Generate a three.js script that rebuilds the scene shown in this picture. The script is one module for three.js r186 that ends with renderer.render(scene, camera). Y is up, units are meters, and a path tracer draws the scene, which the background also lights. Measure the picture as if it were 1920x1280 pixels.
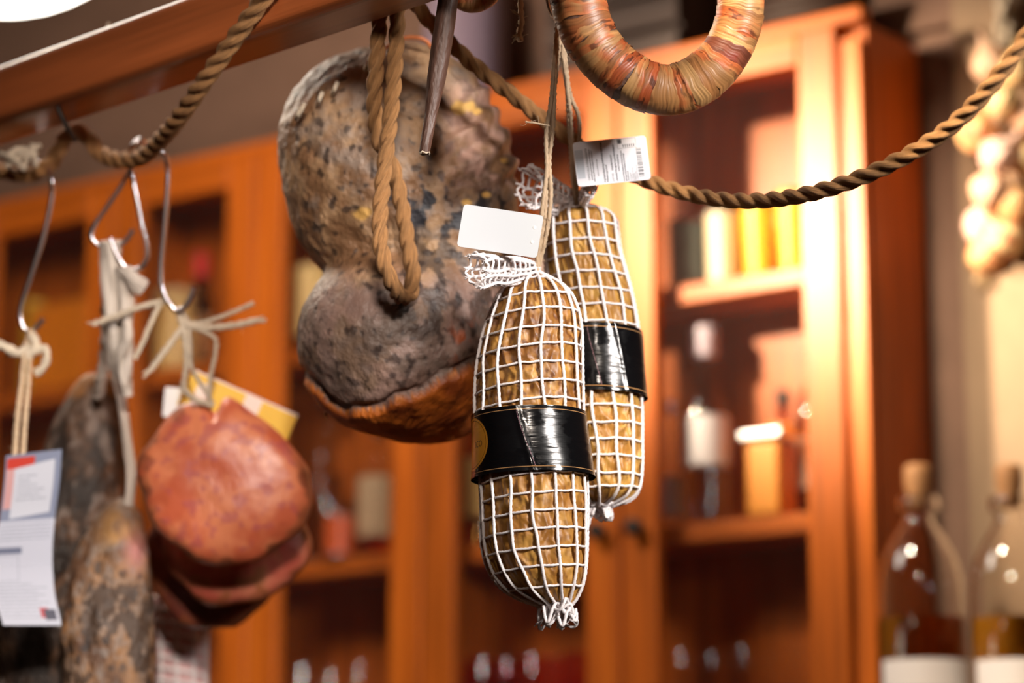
import * as THREE from 'three';
import { RoundedBoxGeometry } from 'three/addons/geometries/RoundedBoxGeometry.js';
import { mergeGeometries, mergeVertices } from 'three/addons/utils/BufferGeometryUtils.js';
import { ImprovedNoise } from 'three/addons/math/ImprovedNoise.js';
import { RectAreaLightUniformsLib } from 'three/addons/lights/RectAreaLightUniformsLib.js';

// ---------------------------------------------------------------- camera, exposure
RectAreaLightUniformsLib.init();
const scene = new THREE.Scene();
scene.background = new THREE.Color(0x000000);
const FPX = 4800, PITCH = 11.8 * Math.PI / 180, EYE = new THREE.Vector3(0, 1.5, 0);
const camera = new THREE.PerspectiveCamera(2 * Math.atan(640 / FPX) * 180 / Math.PI, 1.5, 0.05, 60);
camera.position.copy(EYE);
camera.rotation.set(PITCH, 0, 0);
camera.focus = 2.435;
camera.userData.fStop = 2.15;
scene.add(camera);
const renderer = new THREE.WebGLRenderer({ antialias: true });
renderer.toneMapping = THREE.LinearToneMapping;
renderer.toneMappingExposure = 1.1;
renderer.shadowMap.enabled = true;

// light levels (fittings are built further down)
const KEY = { color: [1, 0.93, 0.87], power: 19.5 };
const PENDANT = { color: [1, 0.72, 0.45], power: 1.6, glow: 9 };
const SPOT_CABINET = { color: [1, 0.80, 0.56], power: 52 };
const SPOT_WALL = { color: [1, 0.84, 0.62], power: 11 };
const SPOT_ROPE = { color: [1, 0.82, 0.58], power: 26 };
const FILL = { color: [1, 0.86, 0.74], power: 14 };

// ---------------------------------------------------------------- helpers
const V = (x, y, z) => new THREE.Vector3(x, y, z);
const FW = V(0, Math.sin(PITCH), -Math.cos(PITCH)), UPV = V(0, Math.cos(PITCH), Math.sin(PITCH));
const ray = (px, py) => V((px - 960) / FPX, 0, 0).addScaledVector(UPV, -(py - 640) / FPX).add(FW);
const at = (px, py, d) => EYE.clone().addScaledVector(ray(px, py), d);       // a measured point: photo position and real distance
const onz = (px, py, z) => { const r = ray(px, py); return EYE.clone().addScaledVector(r, (z - EYE.z) / r.z); };
// the room's own axes: x along the cabinet front, z out of it
const TURN = -37 * Math.PI / 180, AX = V(Math.cos(TURN), 0, -Math.sin(TURN)), AZ = V(Math.sin(TURN), 0, Math.cos(TURN));
const RO = at(1600, 640, 3.7).setY(0);
const room = (s, y, off) => RO.clone().addScaledVector(AX, s).addScaledVector(AZ, off).setY(y);
const cab = (px, py, off) => { const r = ray(px, py), t = RO.clone().addScaledVector(AZ, off).sub(EYE).dot(AZ) / r.dot(AZ), p = EYE.clone().addScaledVector(r, t); return { s: p.clone().sub(RO).dot(AX), y: p.y }; };

let seed = 7;
const rnd = () => { seed = (seed * 1664525 + 1013904223) >>> 0; return seed / 4294967296; };
const rr = (a, b) => a + (b - a) * rnd();
const perlin = new ImprovedNoise();
const N3 = (x, y, z) => perlin.noise(x + 31.7, y + 11.3, z + 57.1);
const fbm = (x, y, z, o = 4) => { let a = 0.5, v = 0; for (let i = 0; i < o; i++) { v += a * N3(x, y, z); x *= 2.03; y *= 2.03; z *= 2.03; a *= 0.5; } return v; };
const clamp = (x, a = 0, b = 1) => Math.min(b, Math.max(a, x));
const sm = (a, b, x) => { const t = clamp((x - a) / (b - a)); return t * t * (3 - 2 * t); };
const mix = (a, b, t) => a + (b - a) * t;
const mix3 = (a, b, t) => [mix(a[0], b[0], t), mix(a[1], b[1], t), mix(a[2], b[2], t)];
const lin = (r, g, b) => { const c = new THREE.Color().setRGB(r / 255, g / 255, b / 255, THREE.SRGBColorSpace); return [c.r, c.g, c.b]; };

const taken = new Map();
const numbered = (n) => { const k = taken.get(n) ?? 0; taken.set(n, k + 1); return k ? `${n}_${String(k).padStart(3, '0')}` : n; };
function shade(o) { o.castShadow = true; o.receiveShadow = true; return o; }
function thing(name, label, category, base = V(0, 0, 0), group, turn = 0) {
  const g = new THREE.Group(); g.name = numbered(name); g.position.copy(base); g.rotation.y = turn; g.userData = { label, category };
  if (group) g.userData.group = group;
  scene.add(g); return g;
}
// adds a mesh given in world coordinates as a part of a thing (things that are turned take local coordinates)
function part(parent, name, geo, mat, label) {
  if (!parent.rotation.y && !parent.userData.local) { const w = V(0, 0, 0); let p = parent; while (p && p !== scene) { w.add(p.position); p = p.parent; } geo.translate(-w.x, -w.y, -w.z); }
  const m = shade(new THREE.Mesh(geo, mat)); m.name = name; if (label) m.userData.label = label; parent.add(m); return m;
}
function lpart(parent, name, geo, mat, label) { const m = shade(new THREE.Mesh(geo, mat)); m.name = name; if (label) m.userData.label = label; parent.add(m); return m; }
function struct(name, geo, mat, label) { const m = shade(new THREE.Mesh(geo, mat)); m.name = name; m.userData = { kind: 'structure', label, category: name.split('_')[0] }; scene.add(m); return m; }

// ---------------------------------------------------------------- textures
const hash2 = (x, y) => { let h = (x * 374761393 + y * 668265263) | 0; h = Math.imul(h ^ (h >>> 13), 1274126177); return ((h ^ (h >>> 16)) >>> 0) / 4294967296; };
function pn(x, y, px, py) {   // periodic value noise
  const xi = Math.floor(x), yi = Math.floor(y), fx = x - xi, fy = y - yi, u = fx * fx * (3 - 2 * fx), v = fy * fy * (3 - 2 * fy);
  const w = (a, n) => ((a % n) + n) % n, a = w(xi, px), b = w(xi + 1, px), c = w(yi, py), d = w(yi + 1, py);
  return mix(mix(hash2(a, c), hash2(b, c), u), mix(hash2(a, d), hash2(b, d), u), v);
}
function pf(u, v, fx, fy, o = 4) { let a = 0.5, s = 0, t = 0; for (let i = 0; i < o; i++) { s += a * pn(u * fx, v * fy, fx, fy); t += a; fx *= 2; fy *= 2; a *= 0.55; } return s / t; }
function dtex(w, h, fn, srgb = false) {
  const d = new Uint8Array(w * h * 4);
  for (let j = 0; j < h; j++) for (let i = 0; i < w; i++) { const c = fn(i / w, j / h), k = (j * w + i) * 4; for (let q = 0; q < 3; q++) d[k + q] = clamp((Array.isArray(c) ? c[q] : c)) * 255; d[k + 3] = 255; }
  const t = new THREE.DataTexture(d, w, h); t.wrapS = t.wrapT = THREE.RepeatWrapping; t.magFilter = THREE.LinearFilter; t.minFilter = THREE.LinearMipmapLinearFilter; t.generateMipmaps = true;
  if (srgb) t.colorSpace = THREE.SRGBColorSpace; t.needsUpdate = true; return t;
}
const rep = (t, x, y) => { const c = t.clone(); c.repeat.set(x, y); c.needsUpdate = true; return c; };
const grainTex = dtex(512, 512, (u, v) => { const g = pf(u, v, 3, 40, 4), r = pf(u + 0.08 * g, v, 2, 12, 3), k = 0.88 + 0.34 * (g - 0.5) + 0.36 * (r - 0.5); return [k, k * 0.97, k * 0.93]; }, true);
const fineTex = dtex(512, 512, (u, v) => pf(u, v, 24, 24, 4));
const crumpleTex = dtex(512, 512, (u, v) => { let s = 0, a = 1; for (const f of [5, 9, 18, 36]) { s += a * Math.abs(pn(u * f, v * f, f, f) - 0.5); a *= 0.6; } return s * 0.9; });
const fibreTex = dtex(512, 256, (u, v) => pf(u, v, 6, 64, 3));
const fibreCol = dtex(512, 256, (u, v) => { const k = 0.9 + 0.42 * (pf(u, v, 5, 40, 3) - 0.5); return [k, k, k]; }, true);
const streakCol = dtex(512, 512, (u, v) => {   // bark strips: streaks running round the ring, dark flecks
  const s = pf(u, v, 90, 3, 3), b = pf(u, v, 10, 4, 4), f = pf(u + 0.3, v, 60, 14, 3); let k = 0.9 + 0.36 * (s - 0.5) + 0.25 * (b - 0.5); const d = sm(0.6, 0.7, f) * sm(0.42, 0.6, b); k = mix(k, 0.4, d * 0.7);
  return [k, k * mix(0.94, 0.72, sm(0.45, 0.65, b)), k * mix(0.85, 0.6, sm(0.45, 0.65, b))];
}, true);
const streakBump = dtex(512, 512, (u, v) => pf(u, v, 90, 3, 3));
const smudgeTex = dtex(512, 256, (u, v) => { const k = sm(0.42, 0.62, pf(u, v, 14, 5, 5)); return 0.55 + 0.9 * k; });
const plasterTex = dtex(512, 512, (u, v) => { const k = 0.84 + 0.2 * (pf(u, v, 4, 4, 5) - 0.5); return [k, k * 0.99, k * 0.97]; }, true);

const std = (o) => new THREE.MeshPhysicalMaterial(o);
const col = (r, g, b) => new THREE.Color().setRGB(r, g, b);
const M = {
  wood: std({ color: col(0.60, 0.145, 0.012), map: grainTex, roughness: 0.6, specularIntensity: 0.35, clearcoat: 0.3, clearcoatRoughness: 0.32, bumpMap: grainTex, bumpScale: 0.0006 }),
  woodDark: std({ color: col(0.06, 0.03, 0.02), map: grainTex, roughness: 0.6 }),
  beam: std({ color: col(0.48, 0.135, 0.042), map: grainTex, roughness: 0.36, bumpMap: grainTex, bumpScale: 0.0008, clearcoat: 0.6, clearcoatRoughness: 0.28 }),
  plaster: std({ color: col(0.29, 0.17, 0.125), map: plasterTex, roughness: 0.95, bumpMap: plasterTex, bumpScale: 0.004 }),
  plasterPale: std({ color: col(0.44, 0.30, 0.20), map: plasterTex, roughness: 0.95 }),
  ceiling: std({ color: col(0.20, 0.13, 0.10), map: plasterTex, roughness: 0.95 }),
  floor: std({ color: col(0.20, 0.11, 0.06), map: grainTex, roughness: 0.6 }),
  steel: std({ color: col(0.66, 0.63, 0.66), metalness: 1, roughness: 0.24 }),
  iron: std({ color: col(0.03, 0.026, 0.024), metalness: 0.2, roughness: 0.6 }),
  rope: std({ color: col(0.56, 0.27, 0.095), map: fibreCol, bumpMap: fibreTex, bumpScale: 0.0016, roughness: 0.85, sheen: 0.4, sheenColor: col(0.7, 0.4, 0.2), sheenRoughness: 0.6 }),
  twine: std({ color: col(0.80, 0.58, 0.38), map: fibreCol, bumpMap: fibreTex, bumpScale: 0.0005, roughness: 0.9, sheen: 0.3, sheenColor: col(0.8, 0.7, 0.5) }),
  twinePale: std({ color: col(0.86, 0.72, 0.55), map: fibreCol, bumpMap: fibreTex, bumpScale: 0.0005, roughness: 0.9 }),
  net: std({ color: col(0.86, 0.80, 0.80), roughness: 0.85, bumpMap: fineTex, bumpScale: 0.0003 }),
  strap: std({ color: col(0.88, 0.78, 0.69), map: fibreCol, bumpMap: fibreTex, bumpScale: 0.001, roughness: 0.95 }),
  paper: std({ vertexColors: true, roughness: 0.5, bumpMap: crumpleTex, bumpScale: 0.0006, clearcoat: 0.1, clearcoatRoughness: 0.3 }),
  band: std({ color: col(0.006, 0.006, 0.008), roughness: 0.24, roughnessMap: smudgeTex, bumpMap: crumpleTex, bumpScale: 0.0007, side: THREE.DoubleSide }),
  ham: std({ vertexColors: true, roughness: 0.55, bumpMap: fineTex, bumpScale: 0.0018 }),
  meat: std({ vertexColors: true, roughness: 0.42, bumpMap: fineTex, bumpScale: 0.0005, clearcoat: 0.3, clearcoatRoughness: 0.35 }),
  peg: std({ color: col(0.115, 0.06, 0.046), map: grainTex, roughness: 0.5, bumpMap: fineTex, bumpScale: 0.0012 }),
  black: std({ color: col(0.012, 0.012, 0.012), roughness: 0.7 }),
  blackCord: std({ color: col(0.02, 0.015, 0.012), roughness: 0.8 }),
  gold: std({ color: col(0.85, 0.55, 0.16), metalness: 0.8, roughness: 0.3 }),
  silver: std({ color: col(0.9, 0.9, 0.92), metalness: 1, roughness: 0.25 }),
  glass: std({ color: col(1, 1, 1), transmission: 1, roughness: 0.02, thickness: 0, ior: 1.5 }),
  thickGlass: std({ color: col(1, 0.98, 0.95), transmission: 1, roughness: 0.02, thickness: 0.0035, ior: 1.5 }),
  white: std({ color: col(0.85, 0.83, 0.82), roughness: 0.5 }),
};
const plain = (r, g, b, rough = 0.5, extra = {}) => std({ color: col(r, g, b), roughness: rough, ...extra });

// ---------------------------------------------------------------- geometry helpers
function grid(nu, nv, fn, colorFn) {   // fn(i/nu, j/nv) -> [Vector3, u, v]
  const p = [], uv = [], c = [], idx = [];
  for (let j = 0; j <= nv; j++) for (let i = 0; i <= nu; i++) { const [q, a, b] = fn(i / nu, j / nv); p.push(q.x, q.y, q.z); uv.push(a, b); if (colorFn) c.push(...colorFn(i / nu, j / nv, q)); }
  for (let j = 0; j < nv; j++) for (let i = 0; i < nu; i++) { const a = j * (nu + 1) + i, b = a + 1, d = a + nu + 1, e = d + 1; idx.push(a, d, b, b, d, e); }
  const g = new THREE.BufferGeometry(); g.setAttribute('position', new THREE.Float32BufferAttribute(p, 3)); g.setAttribute('uv', new THREE.Float32BufferAttribute(uv, 2));
  if (colorFn) g.setAttribute('color', new THREE.Float32BufferAttribute(c, 3));
  g.setIndex(idx); g.computeVertexNormals(); return g;
}
function weldU(g, nu, nv) {   // same normals on both sides of a closed seam
  const n = g.attributes.normal; for (let j = 0; j <= nv; j++) { const a = j * (nu + 1), b = a + nu, v = V(n.getX(a) + n.getX(b), n.getY(a) + n.getY(b), n.getZ(a) + n.getZ(b)).normalize(); n.setXYZ(a, v.x, v.y, v.z); n.setXYZ(b, v.x, v.y, v.z); } return g;
}
// tube along points; rad(t, theta, s) in metres; closed ends
function sweep(pts, rad, { radial = 10, step = 0.004, closed = false, uvScale = [1, 1], uvTwist = 0, tension = 0.5 } = {}) {
  const curve = new THREE.CatmullRomCurve3(pts, closed, 'centripetal', tension), L = curve.getLength(), n = Math.max(3, Math.ceil(L / step));
  curve.arcLengthDivisions = Math.max(200, n); curve.updateArcLengths();
  const fr = curve.computeFrenetFrames(n, closed), P = []; for (let i = 0; i <= n; i++) P.push(curve.getPointAt(i / n));
  const f = typeof rad === 'function' ? rad : () => rad;
  const g = grid(radial, n, (u, v) => { const i = Math.round(v * n), th = u * Math.PI * 2, r = f(v, th, v * L), q = P[i].clone().addScaledVector(fr.normals[i], Math.cos(th) * r).addScaledVector(fr.binormals[i], Math.sin(th) * r); return [q, v * L * uvScale[0], u * uvScale[1] + v * L * uvTwist]; });
  weldU(g, radial, n);
  if (closed) return g;
  const caps = [0, 1].map((e) => { const i = e ? n : 0, c = P[i], p = [c.x, c.y, c.z], uv = [0, 0], idx = []; for (let k = 0; k <= radial; k++) { const a = i * (radial + 1) + k, q = g.attributes.position; p.push(q.getX(a), q.getY(a), q.getZ(a)); uv.push(0.1, k / radial); if (k < radial) idx.push(0, e ? k + 1 : k + 2, e ? k + 2 : k + 1); } const h = new THREE.BufferGeometry(); h.setAttribute('position', new THREE.Float32BufferAttribute(p, 3)); h.setAttribute('uv', new THREE.Float32BufferAttribute(uv, 2)); h.setIndex(idx); h.computeVertexNormals(); return h; });
  return mergeGeometries([g, ...caps]);
}
const tube = (pts, r, o) => sweep(pts, r, { radial: 8, step: 0.006, ...o });
const px = (list, d0) => list.map(([x, y, d]) => at(x, y, d ?? d0));
function rope(pts, R, turns = 1) {   // three strands laid together
  const a = 0.545, b = 0.475, k = 2 * Math.PI / (R * 7.4) * turns;
  return sweep(pts, (t, th, s) => { let p = (th - k * s) % (2 * Math.PI / 3); if (p < 0) p += 2 * Math.PI / 3; p -= Math.PI / 3; const q = Math.sin(p) * b; return R * (b * Math.cos(p) + Math.sqrt(Math.max(0, a * a - q * q))) * 0.97 * (1 + 0.035 * N3(s * 300, th * 2, R)); }, { radial: 36, step: R * 0.2, uvScale: [9, 5], uvTwist: -(5 * k) / (2 * Math.PI) + 38 });
}
function cord(pts, r, o = {}) {   // two-ply string
  const k = 2 * Math.PI / (r * 7); return sweep(pts, (t, th, s) => r * (1 + 0.16 * Math.cos(2 * (th - k * s))), { radial: 7, step: r * 1.15, uvScale: [20, 1], ...o });
}
function twineGeo(pts, r, hairs = 0) {
  const k = 2 * Math.PI / (r * 6), out = [sweep(pts, (t, th, s) => r * (1 + 0.2 * Math.cos(2 * (th - k * s)) + 0.18 * N3(s * 220, th, r * 1e3)), { radial: 8, step: r * 0.9, uvScale: [14, 2], uvTwist: 60 })];
  const c = new THREE.CatmullRomCurve3(pts, false, 'centripetal');
  for (let i = 0; i < hairs; i++) { const p = c.getPointAt(rnd()), d = V(rr(-1, 1), rr(-0.8, 0.8), rr(-0.3, 1)).normalize(), l = rr(0.003, 0.009), m = p.clone().addScaledVector(d, l * 0.6).add(V(0, rr(-0.002, 0.002), 0)); out.push(sweep([p, m, p.clone().addScaledVector(d, l).add(V(rr(-2e-3, 2e-3), rr(-3e-3, 3e-3), 0))], 0.00022, { radial: 4, step: 0.002 })); }
  return mergeGeometries(out);
}
function frayGeo(p, dir, n, len, r) {   // loose ends of a cut string
  const out = []; dir = dir.clone().normalize();
  for (let i = 0; i < n; i++) { const d = dir.clone().multiplyScalar(len * rr(0.6, 1)).add(V(rr(-1, 1), rr(-1, 1), rr(-1, 1)).multiplyScalar(len * 0.35)); out.push(sweep([p.clone().addScaledVector(dir, -r * 2), p.clone().addScaledVector(d, 0.5), p.clone().add(d)], (t) => r * (1 - 0.5 * t), { radial: 5, step: 0.003 })); }
  return mergeGeometries(out);
}
// box with softened edges, uv in metres, grain along the axis given
function board(w, h, d, axis = 'x', bevel = 0.002, off = rnd()) {
  const b = Math.min(bevel, w * 0.3, h * 0.3, d * 0.3), g = new RoundedBoxGeometry(w, h, d, 2, b), p = g.attributes.position, n = g.attributes.normal, uv = g.attributes.uv;
  for (let i = 0; i < p.count; i++) { const a = { x: p.getX(i), y: p.getY(i), z: p.getZ(i) }, m = [Math.abs(n.getX(i)), Math.abs(n.getY(i)), Math.abs(n.getZ(i))], dom = 'xyz'[m.indexOf(Math.max(...m))]; const others = 'xyz'.replace(dom, ''), al = others.includes(axis) ? axis : others[0], ac = others.replace(al, ''); uv.setXY(i, a[al] * 1.6 + off, a[ac] * 2.6 + off * 3.7); }
  return g;
}
function lathe(profile, seg = 32) { return new THREE.LatheGeometry(profile.map(([r, y]) => new THREE.Vector2(Math.max(r, 1e-5), y)), seg); }
// closed body seen from its centre: radius where sdf changes sign, then relief; colour per point
function blob(c, detail, sdf, rmax, relief, colour, uvs = 3) {
  let g = new THREE.IcosahedronGeometry(1, detail); g.deleteAttribute('uv'); g.deleteAttribute('normal'); g = mergeVertices(g, 1e-5);
  const p = g.attributes.position, cl = new Float32Array(p.count * 3), uv = new Float32Array(p.count * 2), q = V(0, 0, 0), d = V(0, 0, 0);
  for (let i = 0; i < p.count; i++) {
    d.fromBufferAttribute(p, i); let a = 0, b = rmax; for (let k = 0; k < 18; k++) { const m = (a + b) / 2; q.copy(d).multiplyScalar(m); if (sdf(q) < 0) a = m; else b = m; }
    q.copy(d).multiplyScalar(a); const e = relief(q, d); q.copy(d).multiplyScalar(a + e); const k = colour(q, d, e); cl.set(k, i * 3);
    uv[i * 2] = Math.atan2(d.x, d.z) / (2 * Math.PI) * uvs; uv[i * 2 + 1] = q.y * uvs * 1.4; p.setXYZ(i, q.x + c.x, q.y + c.y, q.z + c.z);
  }
  g.setAttribute('color', new THREE.BufferAttribute(cl, 3)); g.setAttribute('uv', new THREE.BufferAttribute(uv, 2)); g.computeVertexNormals(); return g;
}
const ell = (q, cx, cy, cz, rx, ry, rz) => { const x = (q.x - cx) / rx, y = (q.y - cy) / ry, z = (q.z - cz) / rz; return (Math.sqrt(x * x + y * y + z * z) - 1) * Math.min(rx, ry, rz); };
const smin = (a, b, k) => { const h = clamp(0.5 + 0.5 * (b - a) / k); return mix(b, a, h) - k * h * (1 - h); };

// ---------------------------------------------------------------- the room
function place(g, s, y, off) { g.rotateY(TURN); const p = room(s, y, off); g.translate(p.x, p.y, p.z); return g; }
const DEPTH = 0.17;
struct('wall_back', place(board(7.2, 3.3, 0.2, 'x', 0.002), -0.2, 1.65, -DEPTH - 0.115), M.plaster, 'warm beige plaster wall behind the cabinet');
struct('wall_left', place(board(0.2, 3.3, 5.6, 'z', 0.002), -3.75, 1.65, 2.4), M.plaster, 'brown plaster wall at the far end of the cabinet');
struct('wall_right', place(board(0.2, 3.3, 5.6, 'z', 0.002), 3.45, 1.65, 2.4), M.plaster, 'brown plaster wall on the camera side');
struct('wall_front', place(board(7.2, 3.3, 0.2, 'x', 0.002), -0.2, 1.65, 5.2), M.plaster, 'brown plaster wall behind the camera');
struct('floor', place(board(7.4, 0.2, 5.8, 'x', 0.002), -0.2, -0.1, 2.45), M.floor, 'dark wooden floor of the shop');
struct('ceiling', place(board(7.4, 0.2, 5.8, 'x', 0.002), -0.2, 3.4, 2.45), M.ceiling, 'brownish plaster ceiling of the shop');
struct('trim_1', place(board(0.24, 3.3, 0.03, 'y', 0.006), 0.215, 1.65, -DEPTH - 0.001), M.plasterPale, 'pale cream pilaster strip on the wall beside the hanging garlic');
struct('trim_2', place(board(0.23, 0.05, 0.02, 'x', 0.004), -0.02 + 0.06, 2.79, -DEPTH - 0.006), M.plaster, 'thin plaster ledge on the wall beside the top of the cabinet');

// ---------------------------------------------------------------- cabinet
const SHELF = [2.375, 2.006, 1.64, 1.27];
const cabinet = thing('display_cabinet', 'tall reddish wooden cabinet along the wall with dark wire mesh doors', 'cabinet', room(0, 0, 0), null, TURN);
{
  const L = -2.32, R = 0.03, W = R - L, mx = (L + R) / 2;
  const add = (name, g, x, y, z, m = M.wood) => { g.translate(x, y, z); return lpart(cabinet, name, g, m); };
  add('side_panel', board(0.022, 2.74, DEPTH - 0.01, 'y'), R - 0.011, 1.37, -DEPTH / 2 - 0.006, M.wood);
  add('face_strip', board(0.03, 2.66, 0.018, 'y'), R - 0.015, 1.38, 0.004);
  add('side_panel', board(0.022, 2.74, DEPTH, 'y'), L + 0.011, 1.37, -DEPTH / 2, M.wood);
  add('back_panel', board(W - 0.05, 2.7, 0.01, 'y'), mx, 1.37, -DEPTH + 0.005);
  add('top_panel', board(W - 0.046, 0.022, DEPTH - 0.014, 'x'), mx, 2.729, -DEPTH / 2);
  add('cornice', board(W + 0.02, 0.024, 0.03, 'x', 0.006), mx, 2.744, 0.004);
  add('base_panel', board(W - 0.05, 0.1, DEPTH - 0.03, 'x'), mx, 0.05, -DEPTH / 2);
  for (const y of SHELF) add('shelf', board(W - 0.05, 0.03, DEPTH - 0.045, 'x', 0.004), mx, y, -DEPTH / 2 - 0.008);
  for (const x of [-0.79, -1.51]) add('partition', board(0.018, 2.6, DEPTH - 0.05, 'y'), x, 1.4, -DEPTH / 2 - 0.005);
  const edges = [-0.007, -0.4, -0.787, -1.165, -1.512, -1.9, -2.29], T = 2.735, B = 1.02, S = 0.064, Z = 0.006;
  for (let k = 0; k < 6; k++) {
    const x1 = edges[k] - 0.002, x0 = edges[k + 1] + 0.002, d = new THREE.Group(); d.name = 'door'; cabinet.add(d); d.position.set((x0 + x1) / 2, (T + B) / 2, Z);
    const w = x1 - x0, h = T - B, dp = (name, g, x, y, z, m = M.wood) => { g.translate(x, y, z); return lpart(d, name, g, m); };
    for (const e of [-1, 1]) dp('stile', board(S, h, 0.022, 'y', 0.004), e * (w - S) / 2, 0, 0);
    dp('rail', board(w - 2 * S, 0.05, 0.021, 'x', 0.004), 0, h / 2 - 0.025, 0); dp('rail', board(w - 2 * S, 0.06, 0.021, 'x', 0.004), 0, -h / 2 + 0.03, 0);
    const wires = [], iw = w - 2 * S + 0.01, ih = h - 0.1, q = 0.0135;
    for (let i = -Math.ceil(ih / q / 1.7); i < iw / q; i++) for (const e of [-1, 1]) {   // slanting wires of the mesh, cut to the opening
      const sl = 1.7; let xa = i * q, ya = 0, yb = ih, xb = xa + ih / sl; if (xa < 0) { ya = -xa * sl; xa = 0; } if (xb > iw) { yb = ih - (xb - iw) * sl; xb = iw; } if (yb - ya < 0.02) continue;
      const a = V(e * (xa - iw / 2), ya - ih / 2, -0.006), b = V(e * (xb - iw / 2), yb - ih / 2, -0.006), c = new THREE.CylinderGeometry(0.0005, 0.0005, a.distanceTo(b), 3, 1, true); c.applyQuaternion(new THREE.Quaternion().setFromUnitVectors(V(0, 1, 0), b.clone().sub(a).normalize())); c.translate((a.x + b.x) / 2, (a.y + b.y) / 2, -0.006); wires.push(c);
    }
    dp('wire_mesh', mergeGeometries(wires), 0, 0, 0, M.iron);
    const kn = lathe([[0, 0.026], [0.011, 0.024], [0.014, 0.018], [0.011, 0.011], [0.006, 0.007], [0.009, 0]], 16); kn.rotateX(Math.PI / 2); dp('knob', kn, (k % 2 ? 1 : -1) * (w / 2 - S / 2), 2.013 - (T + B) / 2, 0.011, M.iron);
  }
}

// ---------------------------------------------------------------- lamps
const tint = (c) => col(...c);
{ // globe pendant at the upper edge of the picture
  const c = at(8, -272, 3.55), R = 0.222, g = thing('pendant_lamp', 'glowing white globe pendant lamp above the wooden beam', 'lamp', c); g.userData.local = true;
  lpart(g, 'globe', new THREE.SphereGeometry(R, 40, 28), std({ color: col(0.9, 0.9, 0.9), emissive: tint([1, 0.93, 0.82]), emissiveIntensity: PENDANT.glow, roughness: 0.5 }));
  lpart(g, 'cap', lathe([[0, 0.06], [0.02, 0.06], [0.03, 0.03], [0.05, 0]], 20).translate(0, R - 0.005, 0), M.iron);
  const top = 3.3 - c.y - R - 0.05; lpart(g, 'cord', new THREE.CylinderGeometry(0.004, 0.004, top, 8).translate(0, R + 0.05 + top / 2, 0), M.iron);
  const l = new THREE.PointLight(tint(PENDANT.color), PENDANT.power); l.castShadow = true; l.shadow.radius = 10; l.name = 'pendant_light'; g.add(l);
}
function trackSpot(label, p, aim, L, angle, pen, soft) {   // the light's own size is that of the lens
  const g = thing('spot_lamp', label, 'lamp', p); g.lookAt(aim); g.userData.local = true;
  const body = lathe([[0, -0.13], [0.035, -0.13], [0.04, -0.12], [0.045, -0.01], [0.045, 0.012], [0.041, 0.012], [0.04, -0.004]], 24); body.rotateX(Math.PI / 2); lpart(g, 'housing', body, M.iron);
  const lens = new THREE.CircleGeometry(0.04, 24); const e = lpart(g, 'lens', lens, std({ color: col(0.9, 0.9, 0.9), emissive: tint(L.color), emissiveIntensity: 6 })); e.position.z = -0.001;
  const q = g.quaternion.clone().invert(), len = 3.3 - p.y, a = V(0, len / 2, 0).applyQuaternion(q).add(V(0, 0, -0.08)); lpart(g, 'stem', new THREE.CylinderGeometry(0.009, 0.009, len, 8).applyQuaternion(q).translate(a.x, a.y, a.z), M.iron);
  const l = new THREE.SpotLight(tint(L.color), L.power, 0, angle, pen); l.position.set(0, 0, 0.015); l.castShadow = true; l.shadow.radius = soft; l.target.position.set(0, 0, 1); g.add(l); g.add(l.target); l.target.name = 'spot_target'; l.name = 'spot_light';
}
trackSpot('black spot lamp under the ceiling aimed at the end door of the cabinet', room(-0.95, 2.86, 1.5), room(-0.13, 2.45, 0), SPOT_CABINET, 0.25, 1, 3);
trackSpot('black spot lamp under the ceiling aimed at the hanging garlic', room(0.0, 3.08, 1.0), room(0.2, 2.15, -0.15), SPOT_WALL, 0.36, 1, 4);
trackSpot('black spot lamp under the ceiling over the slack end of the rope', V(0.0, 3.0, -1.25), V(0.36, 2.13, -2.3), SPOT_ROPE, 0.26, 1, 3);
trackSpot('large black spot lamp under the ceiling aimed at the two netted salamis', V(1.25, 2.5, -0.95), V(-0.06, 2.06, -2.5), KEY, 0.42, 0.8, 9);
trackSpot('added unseen fill lamp that brightens the hooks and the round meats', V(0.0, 2.55, -0.6), V(-0.44, 1.98, -2.8), FILL, 0.25, 1, 6);  // fill light added to lift the hooks and rounds; housing and stem invented with it

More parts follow.
